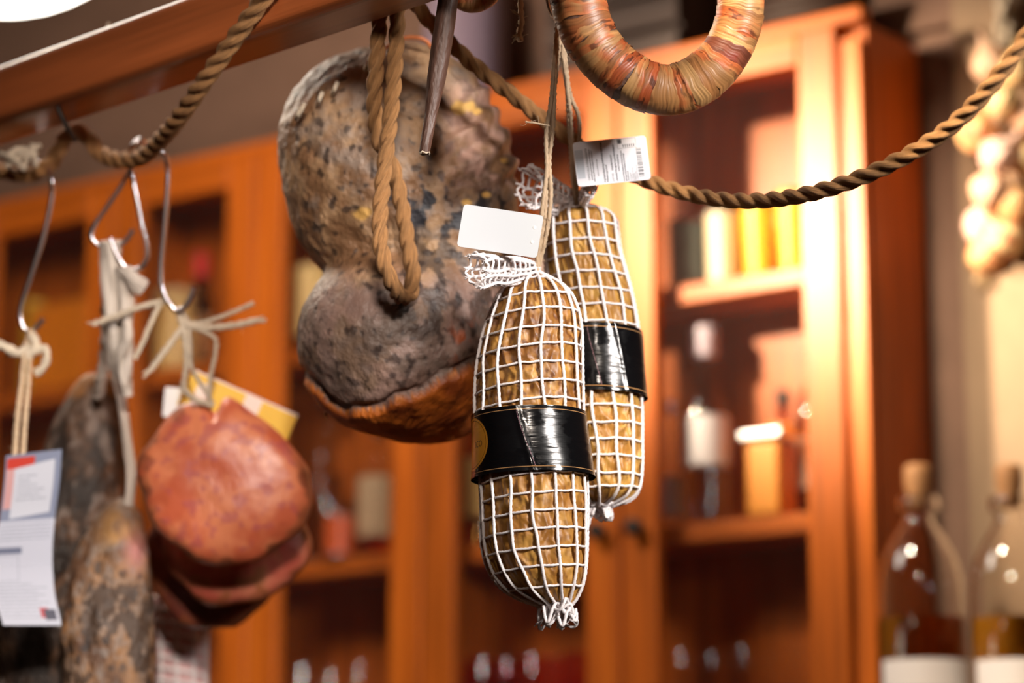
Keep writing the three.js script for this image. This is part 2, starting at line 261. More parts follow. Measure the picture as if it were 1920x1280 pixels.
// ---------------------------------------------------------------- beam
const BEAM = { turn: -44 * Math.PI / 180, y: 2.319 + 0.034, h: 0.068, d: 0.068, s0: -1.1, s1: 1.2 };
const BX = V(Math.cos(BEAM.turn), 0, -Math.sin(BEAM.turn)), BZ = V(Math.sin(BEAM.turn), 0, Math.cos(BEAM.turn)), BO = at(0, 281, 2.95).setY(0).addScaledVector(BZ, 0.034);
const beamAt = (s, dy = 0, dz = 0) => BO.clone().addScaledVector(BX, s).addScaledVector(BZ, dz).setY(BEAM.y + dy);
const onBeam = (px, py, dz) => { const r = ray(px, py), t = BO.clone().addScaledVector(BZ, dz).sub(EYE).dot(BZ) / r.dot(BZ), p = EYE.clone().addScaledVector(r, t); return { s: p.clone().sub(BO).dot(BX), y: p.y }; };
{
  const g = thing('hanging_beam', 'varnished reddish wooden beam that the meats hang from', 'beam', beamAt((BEAM.s0 + BEAM.s1) / 2), null, BEAM.turn);
  const L = BEAM.s1 - BEAM.s0, hw = BEAM.d / 2, hh = BEAM.h / 2, sh = new THREE.Shape(), r = 0.012;
  sh.moveTo(-hw + r, -hh); sh.lineTo(hw - r, -hh); sh.lineTo(hw - 0.004, -hh + 0.012); sh.lineTo(hw - 0.004, -hh + 0.018); sh.lineTo(hw, -hh + 0.022); sh.lineTo(hw, hh - r); sh.quadraticCurveTo(hw, hh, hw - r, hh); sh.lineTo(-hw + r, hh); sh.quadraticCurveTo(-hw, hh, -hw, hh - r); sh.lineTo(-hw, -hh + r); sh.quadraticCurveTo(-hw, -hh, -hw + r, -hh);
  const e = new THREE.ExtrudeGeometry(sh, { depth: L, bevelEnabled: false, curveSegments: 6, steps: 1 }); e.rotateY(Math.PI / 2); e.translate(-L / 2, 0, 0);
  const p = e.attributes.position, uv = e.attributes.uv; for (let i = 0; i < p.count; i++) uv.setXY(i, p.getX(i) * 1.1, (p.getY(i) + p.getZ(i)) * 2.4);
  lpart(g, 'timber', e, M.beam);
  const hs = onBeam(690, 14, hw); hs.y = Math.max(hs.y, BEAM.y - hh + 0.03);
  const hc = new THREE.CylinderGeometry(0.0085, 0.0085, 0.01, 20); hc.rotateX(Math.PI / 2); hc.translate(hs.s - (BEAM.s0 + BEAM.s1) / 2, hs.y - BEAM.y, hw - 0.0042); lpart(g, 'bolt_hole', hc, M.black, 'dark round hole in the beam');
  for (const s of [-0.9, 1.1]) { const len = 3.3 - BEAM.y - hh; lpart(g, 'hanger_rod', new THREE.CylinderGeometry(0.008, 0.008, len, 10).translate(s - (BEAM.s0 + BEAM.s1) / 2, hh + len / 2, 0), M.iron); }
}

// ---------------------------------------------------------------- ropes
const R1 = 16 * 2.55 / FPX;
{
  const pts = px([[735, -130, 2.63], [722, -60, 2.55], [711, 50, 2.525], [704, 140, 2.525], [702, 205, 2.535], [711, 265, 2.55], [735, 310, 2.56], [752, 380, 2.56], [765, 460, 2.56], [774, 515, 2.56], [768, 553, 2.565], [752, 556, 2.545], [740, 540, 2.515], [724, 505, 2.5], [713, 455, 2.5], [713, 395, 2.505], [719, 330, 2.51], [727, 260, 2.51], [735, 190, 2.51], [742, 100, 2.515], [746, 20, 2.525], [748, -60, 2.545], [752, -130, 2.62]]);
  const g = thing('ham_rope', 'thick brown rope looped through the big ham', 'rope', pts[10].clone()); part(g, 'strands', rope(pts, R1), M.rope);
}
{
  const pts = px([[735, -70, 2.6], [775, 2, 2.57], [862, 98, 2.57], [960, 178, 2.58], [1050, 247, 2.6], [1140, 305, 2.6], [1230, 345, 2.57], [1330, 371, 2.53], [1420, 376, 2.49], [1520, 362, 2.44], [1620, 330, 2.4], [1720, 280, 2.36], [1800, 222, 2.32], [1870, 145, 2.28], [1930, 60, 2.25], [1985, -60, 2.22], [2010, -200, 2.2]]);
  const g = thing('long_rope', 'long brown rope hanging in a slack curve across the cabinet', 'rope', pts[8].clone()); part(g, 'strands', rope(pts, R1 * 0.98), M.rope);
}
{
  const pts = px([[520, -40, 2.5], [440, 72, 2.56], [390, 142, 2.6], [340, 215, 2.66], [295, 268, 2.74], [262, 296, 2.79], [222, 299, 2.83], [188, 286, 2.87], [162, 255, 2.88], [142, 245, 2.88], [118, 264, 2.89], [98, 302, 2.9], [62, 324, 2.91], [10, 322, 2.94], [-60, 300, 2.97], [-120, 290, 2.99]]);
  const g = thing('hook_rope', 'brown rope wound under the beam and carrying the metal hooks', 'rope', pts[7].clone()); part(g, 'strands', rope(pts, 17 * 2.8 / FPX), M.rope);
}
{ // thin dark cord round the beam, and pale string knots at its lower edge
  const pts = px([[142, 92, 2.85], [124, 108, 2.79], [108, 140, 2.785], [104, 170, 2.785], [110, 205, 2.785], [124, 235, 2.79], [140, 262, 2.86]]);
  const g = thing('black_cord', 'thin black cord tied round the wooden beam', 'cord', pts[6].clone()); part(g, 'strand', tube(pts, 0.0028), M.blackCord);
  const k = at(45, 300, 2.88), t = thing('string_knot', 'pale string knotted on the rope under the end of the beam', 'string', k), gs = [];
  for (let i = 0; i < 9; i++) { const a = rr(0, 6.28), q = k.clone().add(V(rr(-0.016, 0.014), rr(-0.006, 0.006), rr(0, 0.01))); gs.push(twineGeo([q.clone().add(V(Math.cos(a) * 0.016, 0.008 + Math.sin(a) * 0.006, 0.004)), q.clone().add(V(0, 0.004, 0.012)), q.clone().add(V(-Math.cos(a) * 0.016, -0.006 - Math.sin(a) * 0.006, 0.004))], 0.003)); }
  part(t, 'knot', mergeGeometries(gs), M.twinePale);
  const e = at(200, 76, 2.84), s = thing('string_end', 'frayed pale string end sticking up over the wooden beam', 'string', e); part(s, 'fibres', mergeGeometries([frayGeo(e, V(0.3, 1, 0.1), 8, 0.02, 0.0022)]), M.twinePale);
}

// ---------------------------------------------------------------- netted, paper-wrapped salami
function interp(rows) {   // rows [py, cx, r]: smooth monotone interpolation
  const n = rows.length, sl = (k) => { const h = []; for (let i = 0; i < n - 1; i++) h.push((rows[i + 1][k] - rows[i][k]) / (rows[i + 1][0] - rows[i][0])); const m = [h[0]]; for (let i = 1; i < n - 1; i++) m.push(h[i - 1] * h[i] <= 0 ? 0 : 2 * h[i - 1] * h[i] / (h[i - 1] + h[i])); m.push(h[n - 2]); return m; };
  const m1 = sl(1), m2 = sl(2);
  return (y) => { let i = 0; while (i < n - 2 && y > rows[i + 1][0]) i++; const a = rows[i], b = rows[i + 1], w = b[0] - a[0], t = clamp((y - a[0]) / w), t2 = t * t, t3 = t2 * t; const f = (k, m) => (2 * t3 - 3 * t2 + 1) * a[k] + (t3 - 2 * t2 + t) * w * m[i] + (-2 * t3 + 3 * t2) * b[k] + (t3 - t2) * w * m[i + 1]; return [f(1, m1), f(2, m2)]; };
}
function salami(o) {
  const { rows, D, nMer, ringFrom, ringStep, tilt, twist, band, seedN } = o, at0 = interp(rows), y0 = rows[0][0], y1 = rows[rows.length - 1][0];
  const zc = at(rows[8][1], rows[8][0], D).z, sc = D / FPX;
  const pos = (y, th, extra = 0) => { const [cx, r] = at0(y), c = onz(cx, y, zc), R = r * sc + extra; return c.add(V(Math.sin(th) * R, 0, Math.cos(th) * R)); };
  const ys = []; { const a = [], n = 600; let L = 0; for (let i = 0; i <= n; i++) { const y = mix(y0, y1, i / n), r = at0(y)[1]; if (i) L += Math.hypot((y1 - y0) / n, r - a[i - 1][1]); a.push([y, r, L]); } const m = 240; let k = 0; for (let j = 0; j <= m; j++) { const t = L * j / m; while (k < n && a[k + 1]?.[2] < t) k++; ys.push(a[Math.min(k, n)][0]); } ys[0] = y0; ys[m] = y1; }
  const base = onz(at0(y1)[0], y1, zc), g = thing('netted_salami', o.label, 'salami', base, null);
  // crumpled paper: sharp folds between flat facets, pressed in under the strings
  const fold = (y, th) => {
    const X = Math.sin(th) * 2.4, Z = Math.cos(th) * 2.4, Y = (y - y0) / 42 + seedN, w = 0.8 * N3(X * 0.7, Y * 0.5, Z * 0.7 + 9);
    let f = 0.0052 * Math.abs(N3(X * 1.2 + w, Y * 0.7, Z * 1.2)) + 0.0030 * Math.abs(N3(X * 2.6, Y * 1.3 + w, Z * 2.6 + 4)) + 0.0007 * Math.abs(N3(X * 5, Y * 3 + w * 2, Z * 5));
    return 0.0012 - f * 1.25;
  };
  const tones = o.tones, nu = 220, nv = 240;
  const body = grid(nu, nv, (u, v) => { const y = ys[Math.round(v * nv)], th = -u * 2 * Math.PI + Math.PI, r = at0(y)[1]; return [pos(y, th, fold(y, th) * clamp(r / 40)), u * 3.2, (y - y0) * sc * 9]; }, (u, v) => {
    const y = ys[Math.round(v * nv)], th = -u * 2 * Math.PI + Math.PI, X = Math.sin(th) * 2.2, Z = Math.cos(th) * 2.2, Y = (y - y0) / 55 + seedN;
    const a = sm(-0.22, 0.26, fbm(X, Y, Z, 4) + 0.12 * N3(X * 3, Y * 4, Z * 3)), s = sm(0.12, 0.24, N3(X * 4, Y * 4, Z * 4 + 7)) * 0.5; return mix3(mix3(tones[0], tones[1], a), tones[2], s * o.stain + (o.stainY && y < o.stainY + 60 ? o.stain * 0.6 * sm(-0.12, 0.0, fbm(X * 1.3 + 8, Y * 1.3, Z * 1.3, 4)) : 0));
  });
  weldU(body, nu, nv); part(g, 'paper_wrap', body, M.paper);
  // net
  const rc = 3.1 * sc, lean = (y) => twist * (y - y0) / (y1 - y0);
  for (let k = 0; k < nMer; k++) {
    const pts = [], ph = k / nMer * 2 * Math.PI + 0.13; for (let i = 0; i <= 30; i++) { const y = ys[Math.round(2 + i / 30 * 236)]; pts.push(pos(y, ph + lean(y) + 0.07 * N3(k * 3.1, y / 70, seedN), rc * 0.75 + Math.max(0, 0.0004))); }
    part(g, 'net_cord', cord(pts, rc), M.net);
  }
  let count = 0; for (let y = ringFrom; y < y1 - 14; y += ringStep * (y > y1 - 60 ? 0.75 : 1)) {
    const pts = []; for (let i = 0; i < 40; i++) { const th = i / 40 * 2 * Math.PI, r = at0(y)[1], yy = clamp(y - tilt * r * Math.sin(th) + 3 * N3(th, y, seedN) - 0.7 * Math.cos(nMer * (th - lean(y) - 0.13)), y0 + 4, y1 - 4); pts.push(pos(yy, th, rc * 0.55)); }
    part(g, 'net_ring', cord(pts, rc * 0.72, { closed: true }), M.net); count++;
  }
  // printed band round the middle
  if (band) {
    const nb = 120, bt = 14, flare = (v, th) => 0.0046 + band.flare * (v * v) * (0.4 + 0.6 * Math.abs(Math.sin(th))) * 0.004 + 0.0006 * N3(th * 2, v * 2, seedN);
    const crease = (th) => 0.0016 * Math.exp(-Math.pow((th - band.crease) / 0.035, 2));
    const bg = grid(nb, bt, (u, v) => { const th = -u * 2 * Math.PI + Math.PI, y = mix(band.y0, band.y1, v) - band.tilt * Math.sin(th) * 100, [cx, r] = at0(y); return [pos(y, th, flare(v, th) + crease(th - 0.12 * (v - 0.5) * 2)), 1 - u, 1 - v]; });
    weldU(bg, nb, bt); part(g, 'band', bg, band.mat, 'glossy black band with fine gold border lines');
  }
  return { g, pos, at0, base, zc, sc };
}
// black band print: gold border lines, a round gold medallion with the end of a word
const bandCanvas = (med) => {
  const c = document.createElement('canvas'); c.width = 1536; c.height = 288; const x = c.getContext('2d'); x.fillStyle = '#0a0a0c'; x.fillRect(0, 0, 1536, 288); x.strokeStyle = '#b98a5a'; x.lineWidth = 3;
  x.strokeRect(-10, 17, 1560, 254);
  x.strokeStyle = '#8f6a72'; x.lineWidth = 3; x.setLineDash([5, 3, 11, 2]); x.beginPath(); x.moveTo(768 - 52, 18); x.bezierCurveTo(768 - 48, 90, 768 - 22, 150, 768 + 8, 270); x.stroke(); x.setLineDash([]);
  if (med) { const mx = 768 - 0.205 * 1536, my = 140; x.fillStyle = '#c98a2c'; x.beginPath(); x.arc(mx, my, 118, 0, 7); x.fill(); x.lineWidth = 2; x.strokeStyle = '#3a2208'; x.beginPath(); x.arc(mx, my, 106, 0, 7); x.stroke(); x.fillStyle = '#20140a'; x.font = '38px sans-serif'; x.fillText('ICO', mx + 16, my + 18); }
  const t = new THREE.CanvasTexture(c); t.colorSpace = THREE.SRGBColorSpace; return t;
};
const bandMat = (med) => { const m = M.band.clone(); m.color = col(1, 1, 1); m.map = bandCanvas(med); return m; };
const frontS = salami({
  label: 'netted paper-wrapped salami in front with a gold medallion on its black band', D: 2.48, nMer: 15, ringFrom: 528, ringStep: 34, tilt: 0.10, twist: 0.38, seedN: 3.3, stain: 0.85, stainY: 700,
  tones: [lin(150, 100, 38), lin(186, 138, 66), lin(96, 52, 12)],
  rows: [[510, 1003, 6], [518, 1003, 20], [530, 1003, 44], [548, 1003, 64], [575, 1003, 77], [610, 1000, 88], [650, 996, 94], [700, 992, 98], [760, 991, 100], [830, 995, 100], [900, 1000, 98], [960, 1002, 97], [1010, 1002, 96.5], [1045, 1004, 93], [1075, 1009, 86], [1097, 1014, 76], [1114, 1021, 62], [1127, 1031, 44], [1136, 1040, 26], [1143, 1044, 8]],
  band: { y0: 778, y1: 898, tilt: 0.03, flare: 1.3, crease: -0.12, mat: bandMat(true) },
});
const backS = salami({
  label: 'netted paper-wrapped salami hanging behind the other, light brown with a plain black band', D: 2.59, nMer: 13, ringFrom: 400, ringStep: 31, tilt: 0.03, twist: 0.25, seedN: 12.7, stain: 0.45, stainY: 0,
  tones: [lin(160, 112, 46), lin(188, 144, 70), lin(112, 66, 20)],
  rows: [[384, 1086, 6], [391, 1086, 30], [400, 1086, 54], [412, 1087, 67], [430, 1088, 69], [470, 1092, 70], [500, 1097, 73], [560, 1108, 78], [640, 1118, 80], [740, 1123, 79], [850, 1127, 76], [895, 1129, 72], [922, 1131, 64], [938, 1129, 48], [946, 1126, 28], [953, 1124, 8]],
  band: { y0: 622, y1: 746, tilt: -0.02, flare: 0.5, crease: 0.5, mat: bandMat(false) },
});
{ const p = backS.pos(737, -0.12, 0.0036), c = board(0.0085, 0.008, 0.002, 'x', 0.0004); c.translate(p.x, p.y, p.z); part(backS.g, 'metal_clip', c, M.silver, 'small shiny metal clip on the band'); }
// gathered net sleeves at the top, knotted net ends at the bottom
function sleeve(S, neck, mouth, r0, r1, n, rings, wob) {
  const ax = mouth.clone().sub(neck), L = ax.length(); ax.normalize(); const a = V(0, 1, 0).cross(ax).normalize(), b = ax.clone().cross(a).normalize(), rc = 3.1 * S.sc;
  const P = (t, th) => { const r = mix(r0, r1, Math.pow(t, 0.6)) * (1 + wob * N3(t * 2.2, Math.cos(th) * 1.4, Math.sin(th) * 1.4)); return neck.clone().addScaledVector(ax, t * L * (1 + 0.12 * N3(Math.cos(th) * 2, Math.sin(th) * 2, 3))).addScaledVector(a, Math.cos(th) * r * 0.65).addScaledVector(b, Math.sin(th) * r); };
  for (let k = 0; k < n; k++) { const th = k / n * 6.283 + 0.2 * N3(k, 1, 2), pts = []; for (let i = 0; i <= 8; i++) pts.push(P(i / 8, th + 0.25 * N3(k, i * 0.5, 5))); part(S.g, 'net_cord', cord(pts, rc), M.net); part(S.g, 'frayed_end', frayGeo(pts[8], ax.clone(), 4, 0.006, rc * 0.6), M.net); }
  for (let k = 0; k < rings; k++) { const t = 0.12 + 0.86 * k / (rings - 1), pts = []; for (let i = 0; i < 24; i++) pts.push(P(t + 0.03 * N3(i * 0.7, k, 1), i / 24 * 6.283)); part(S.g, 'net_ring', cord(pts, rc * 0.8, { closed: true }), M.net); }
}
sleeve(frontS, onz(1008, 504, frontS.zc), at(893, 508, 2.425), 9 * frontS.sc, 31 * frontS.sc, 11, 10, 0.3);
sleeve(backS, onz(1084, 382, backS.zc), at(992, 352, 2.56), 9 * backS.sc, 38 * backS.sc, 11, 8, 0.4);
sleeve(backS, onz(1088, 386, backS.zc), at(1106, 352, 2.55), 7 * backS.sc, 17 * backS.sc, 8, 6, 0.5);
function netKnot(S, c, r, n, h) {
  for (let i = 0; i < n; i++) { const a = rr(0, 6.28), R = r * rr(0.4, 1), pts = []; const t = V(Math.cos(a), rr(-0.7, 0.3), Math.sin(a)); for (let k = 0; k <= 5; k++) { const q = k / 5 * Math.PI; pts.push(c.clone().addScaledVector(t, Math.sin(q) * R).add(V(Math.cos(a + 1.57) * Math.cos(q) * R * 0.5, -h * rr(0.1, 1) * Math.sin(q), Math.sin(a + 1.57) * Math.cos(q) * R * 0.5))); } part(S.g, 'knot_loop', cord(pts, 3.2 * S.sc), M.net); }
  for (let i = 0; i < 6; i++) { const a = rr(0, 6.28); part(S.g, 'frayed_end', frayGeo(c.clone().add(V(Math.cos(a) * r * 0.7, -h * rr(0.3, 0.9), Math.sin(a) * r * 0.7)), V(Math.cos(a), -0.5, Math.sin(a)), 5, 0.008, 0.0008), M.net); }
}
netKnot(frontS, onz(1046, 1128, frontS.zc).add(V(0, 0, 0.006)), 40 * frontS.sc, 26, 44 * frontS.sc);
netKnot(backS, onz(1124, 940, backS.zc).add(V(0, 0, 0.004)), 32 * backS.sc, 18, 36 * backS.sc);
// hanging twine
const strands = (S, lists, r, m = M.twine) => lists.forEach((l) => part(S.g, 'twine', twineGeo(px(l), r, 10), m));
strands(frontS, [[[1047, 30, 2.47], [1041, 90, 2.47], [1033, 190, 2.475], [1024, 250, 2.48], [1025, 320, 2.485], [1019, 372, 2.485], [1012, 440, 2.49], [1005, 512, 2.5]], [[1049, 32, 2.48], [1042, 120, 2.48], [1039, 195, 2.485], [1037, 240, 2.487], [1030, 300, 2.487], [1033, 365, 2.488], [1026, 430, 2.492], [1008, 510, 2.505]], [[1051, 34, 2.485], [1046, 110, 2.49], [1036, 200, 2.49], [1030, 260, 2.492], [1026, 330, 2.49], [1022, 400, 2.49], [1006, 508, 2.503]]], 4 * 2.48 / FPX);
strands(backS, [[[1054, 34, 2.49], [1055, 100, 2.5], [1063, 160, 2.52], [1066, 230, 2.54], [1070, 280, 2.56], [1074, 340, 2.58], [1082, 386, 2.6]], [[1056, 33, 2.495], [1060, 110, 2.51], [1070, 180, 2.53], [1084, 215, 2.545], [1087, 250, 2.555], [1081, 300, 2.57], [1084, 388, 2.605]], [[1057, 32, 2.5], [1056, 110, 2.51], [1068, 200, 2.53], [1072, 260, 2.55], [1077, 330, 2.58], [1086, 388, 2.6]]], 3.9 * 2.5 / FPX);
part(frontS.g, 'twine_end', twineGeo(px([[1030, 236, 2.47], [1012, 232, 2.46], [985, 228, 2.45]]), 0.0008, 8), M.twine);
{ // steel hook that carries both
  const p = onBeam(1040, -70, 0), pts = [beamAt(p.s + 0.02, 0.05, 0.03), beamAt(p.s + 0.01, 0.055, 0.0), beamAt(p.s, 0.05, -0.045), beamAt(p.s, 0.0, -0.05), beamAt(p.s - 0.005, -0.045, -0.035), at(1026, -30, 2.47), at(1027, 0, 2.47), at(1034, 26, 2.475), at(1046, 38, 2.485), at(1058, 34, 2.495), at(1064, 18, 2.5)];
  const g = thing('meat_hook', 'steel hook with the twine of both salamis beside the bark-wrapped ring', 'hook', pts[8].clone()); part(g, 'wire', tube(pts, 0.0024), M.steel);
}

// ---------------------------------------------------------------- tags on the salamis
function cardGeo(w, h, r, t) {
  const s = new THREE.Shape(), a = w / 2, b = h / 2; s.moveTo(-a + r, -b); s.lineTo(a - r, -b); s.quadraticCurveTo(a, -b, a, -b + r); s.lineTo(a, b - r); s.quadraticCurveTo(a, b, a - r, b); s.lineTo(-a + r, b); s.quadraticCurveTo(-a, b, -a, b - r); s.lineTo(-a, -b + r); s.quadraticCurveTo(-a, -b, -a + r, -b);
  const g = new THREE.ExtrudeGeometry(s, { depth: t, bevelEnabled: false, curveSegments: 8 }), p = g.attributes.position, uv = g.attributes.uv; for (let i = 0; i < p.count; i++) uv.setXY(i, p.getX(i) / w + 0.5, p.getY(i) / h + 0.5); return g;
}
function printRow(x, a, y, b, h, dark = '#33363c') { x.fillStyle = dark; for (let i = a; i < b;) { const w = rr(2, 7); x.fillRect(i, y + rr(0, h * 0.25), w, h * rr(0.55, 0.9)); i += w + rr(1, 4); } }
const tagTex = (() => {   // drawn upright, then set on the card turned a quarter
  const c = document.createElement('canvas'); c.width = 512; c.height = 832; const x = c.getContext('2d'); x.fillStyle = '#f4f2f7'; x.fillRect(0, 0, 512, 832);
  x.fillStyle = '#c9ced6'; x.fillRect(90, 10, 330, 90); x.fillStyle = '#3a3d44'; x.font = 'bold 30px sans-serif'; x.fillText('CAPOCOLLO STAGIONATO', 60, 150); printRow(x, 60, 165, 420, 16); printRow(x, 40, 190, 400, 16); printRow(x, 100, 240, 300, 12); x.font = 'bold 26px sans-serif'; printRow(x, 20, 300, 480, 26); printRow(x, 20, 335, 220, 22);
  x.font = 'bold 30px sans-serif'; x.fillStyle = '#3a3d44'; x.fillText('LOTTO', 20, 420); printRow(x, 150, 398, 330, 24); printRow(x, 20, 440, 440, 22); printRow(x, 130, 475, 330, 22); printRow(x, 10, 520, 360, 20); printRow(x, 10, 545, 330, 20); printRow(x, 10, 570, 120, 18);
  x.strokeStyle = '#44474d'; x.lineWidth = 3; x.strokeRect(390, 500, 110, 210); x.fillStyle = '#44474d'; x.fillRect(445, 505, 50, 45); for (let i = 0; i < 6; i++) { printRow(x, 10, 600 + i * 16, 60 + 150 * rnd(), 10); x.fillRect(400, 560 + i * 24, 34, 10); }
  let i = 40; x.fillStyle = '#26282c'; while (i < 380) { const w = rr(2, 13); x.fillRect(i, 700, w, 62); i += w + rr(3, 10); } x.font = '24px sans-serif'; x.fillText('130515', 150, 800);
  const d = document.createElement('canvas'); d.width = 832; d.height = 512; const y = d.getContext('2d'); y.translate(0, 512); y.rotate(-Math.PI / 2); y.drawImage(c, 0, 0);
  const t = new THREE.CanvasTexture(d); t.colorSpace = THREE.SRGBColorSpace; return t;
})();
function card(label, name, ctr, w, h, ry, rz, mat, r = 0.004) {
  const g = thing(name, label, 'label', ctr); g.userData.local = true; g.rotation.set(0.1, ry, rz); const geo = cardGeo(w, h, r, 0.0005); lpart(g, 'card', geo, mat); return g;
}
card('white card with printed text and barcode sticking out over the slack rope', 'printed_label', at(1147, 302, 2.535), 140 * 2.535 / FPX, 84 * 2.535 / FPX, 0.12, 0.125, std({ color: col(0.8, 0.8, 0.82), map: tagTex, roughness: 0.35, clearcoat: 0.4, clearcoatRoughness: 0.2 }));
const blank = card('blank white card in front of the big ham, above the front salami', 'blank_label', at(938, 433, 2.44), 153 * 2.44 / FPX, 81 * 2.44 / FPX, -0.12, -0.165, std({ color: col(0.54, 0.57, 0.61), roughness: 0.4 }));
for (const y of [0.008, -0.006]) lpart(blank, 'raised_dot', new THREE.SphereGeometry(0.0018, 12, 8).scale(1, 1, 0.3).translate(0.032, y, 0.0005), M.white);

// ---------------------------------------------------------------- bark-wrapped ring
function barkRing(label, list, d, rads, nStrip, o = {}) {
  const pts = px(list, d), curve = new THREE.CatmullRomCurve3(pts, false, 'centripetal'); curve.arcLengthDivisions = 800; const L = curve.getLength(), sc = d / FPX;
  const R = (t) => { const k = clamp(t) * (rads.length - 1), i = Math.min(rads.length - 2, Math.floor(k)); return mix(rads[i], rads[i + 1], k - i) * sc; };
  const low = pts.reduce((a, b) => (a.y < b.y ? a : b)), g = thing('bark_ring', label, 'ring', low.clone().add(V(0, -R(0.5), 0)));
  part(g, 'core', sweep(pts, (t) => R(t) * 0.93, { radial: 28, step: 0.006 }), M.peg);
  const tones = [[0.44, 0.235, 0.1], [0.40, 0.195, 0.08], [0.47, 0.27, 0.125], [0.34, 0.145, 0.06], [0.42, 0.22, 0.095], [0.52, 0.32, 0.15], [0.17, 0.05, 0.03]];
  const mats = tones.map((t, i) => { const m = std({ color: col(...t), map: rep(streakCol, 1, 1), bumpMap: streakBump, bumpScale: 0.0011, roughness: 0.45, clearcoat: 0.15, clearcoatRoughness: 0.4 }); return m; });
  let t = 0.0; for (let k = 0; k < nStrip && t < 1; k++) {
    const w = rr(0.6, 1.5) / nStrip, over = 0.35 / nStrip, ta = Math.max(0, t - over), tb = Math.min(1, t + w), sl = rr(-0.16, 0.16), ph = rr(0, 6.28), nr = 40, nl = 5, off = rnd(), lift = rr(0.2, 1.0);
    const m = mats[o.dark && Math.abs((ta + tb) / 2 - o.dark) < 0.5 * w ? 6 : Math.floor(rnd() * 6)];
    const ge = grid(nr, nl, (u, v) => { const th = u * 6.28318, tt = clamp(mix(ta, tb, v) + (sl * Math.cos(th + ph) + 0.12 * N3(Math.cos(th) * 2, Math.sin(th) * 2, k * 3.7)) * R(t) / L), p = curve.getPointAt(tt), T = curve.getTangentAt(tt), Z = V(0, 0, 1).addScaledVector(T, -T.z).normalize(), Y = T.clone().cross(Z), r = R(tt) * (0.955 + 0.045 * Math.pow(v, 0.8) * lift + 0.035 * N3(Math.cos(th) * 1.2, Math.sin(th) * 1.2, tt * 9) + 0.012 * N3(th, tt * 60, 4)); return [p.addScaledVector(Z, Math.cos(th) * r).addScaledVector(Y, Math.sin(th) * r), mix(ta, tb, v) * L * 4 + off, u * 1 + off * 2]; });
    weldU(ge, nr, nl); part(g, 'bark_strip', ge, m); t += w;
  }
  return g;
}
barkRing('big ring wrapped in shiny brown bark strips beside the twine of the salamis', [[1095, -150], [1083, -60], [1085, 0], [1103, 62], [1142, 117], [1200, 158], [1260, 169], [1316, 145], [1362, 96], [1386, 34], [1389, -20], [1380, -90], [1340, -170]], 2.42, [54, 54, 55, 54, 51, 51, 50, 50, 46, 46, 44, 44, 44], 50, { dark: 0.665 });
barkRing('small dark bark-wrapped loop at the top of the brown peg', [[850, -60], [850, -25], [866, 0], [892, 6], [918, -8], [932, -40], [925, -80]], 2.5, [17, 18, 19, 19, 18, 17, 16], 14);

// ---------------------------------------------------------------- peg and loose twine
{
  const pts = px([[862, -130, 2.46], [846, -40, 2.455], [832, 60, 2.45], [818, 150, 2.445], [806, 225, 2.44], [798, 272, 2.435], [796, 286, 2.435]]), sc = 2.45 / FPX, rad = [20, 19.5, 19, 19.5, 17.5, 11.5, 10];
  const g = thing('hanging_peg', 'dark brown tapered wooden peg hanging in front of the big ham', 'peg', pts[6].clone());
  part(g, 'shaft', sweep(pts, (t, th, s) => { const k = t * 6, i = Math.min(5, Math.floor(k)); return mix(rad[i], rad[i + 1], k - i) * sc * (1 + 0.05 * N3(Math.cos(th) * 1.5, Math.sin(th) * 1.5, s * 30) + 0.02 * N3(th * 3, s * 300, 1)); }, { radial: 28, step: 0.002, uvScale: [3, 0.5] }), M.peg);
  part(g, 'tip_rim', sweep(Array.from({ length: 12 }, (_, i) => pts[6].clone().add(V(Math.cos(i / 12 * 6.283) * 8.5 * sc, -0.0005 + 0.001 * Math.sin(i * 2.1), Math.sin(i / 12 * 6.283) * 8.5 * sc))), 0.0011, { radial: 6, step: 0.002, closed: true }), M.twinePale);
}
{
  const pts = px([[978, -40, 2.5], [976, 10, 2.5], [978, 40, 2.5], [974, 62, 2.5], [976, 78, 2.5]]), g = thing('loose_twine', 'short frayed end of twine dangling between the peg and the bark-wrapped ring', 'twine', pts[4].clone());
  part(g, 'strand', twineGeo(pts, 0.0028, 14), M.twine); part(g, 'frayed_end', mergeGeometries([frayGeo(pts[3], V(-0.4, -0.8, 0.2), 6, 0.011, 0.0009), frayGeo(at(973, 28, 2.5), V(-0.7, 0.2, 0.3), 4, 0.008, 0.0008)]), M.twine);
}

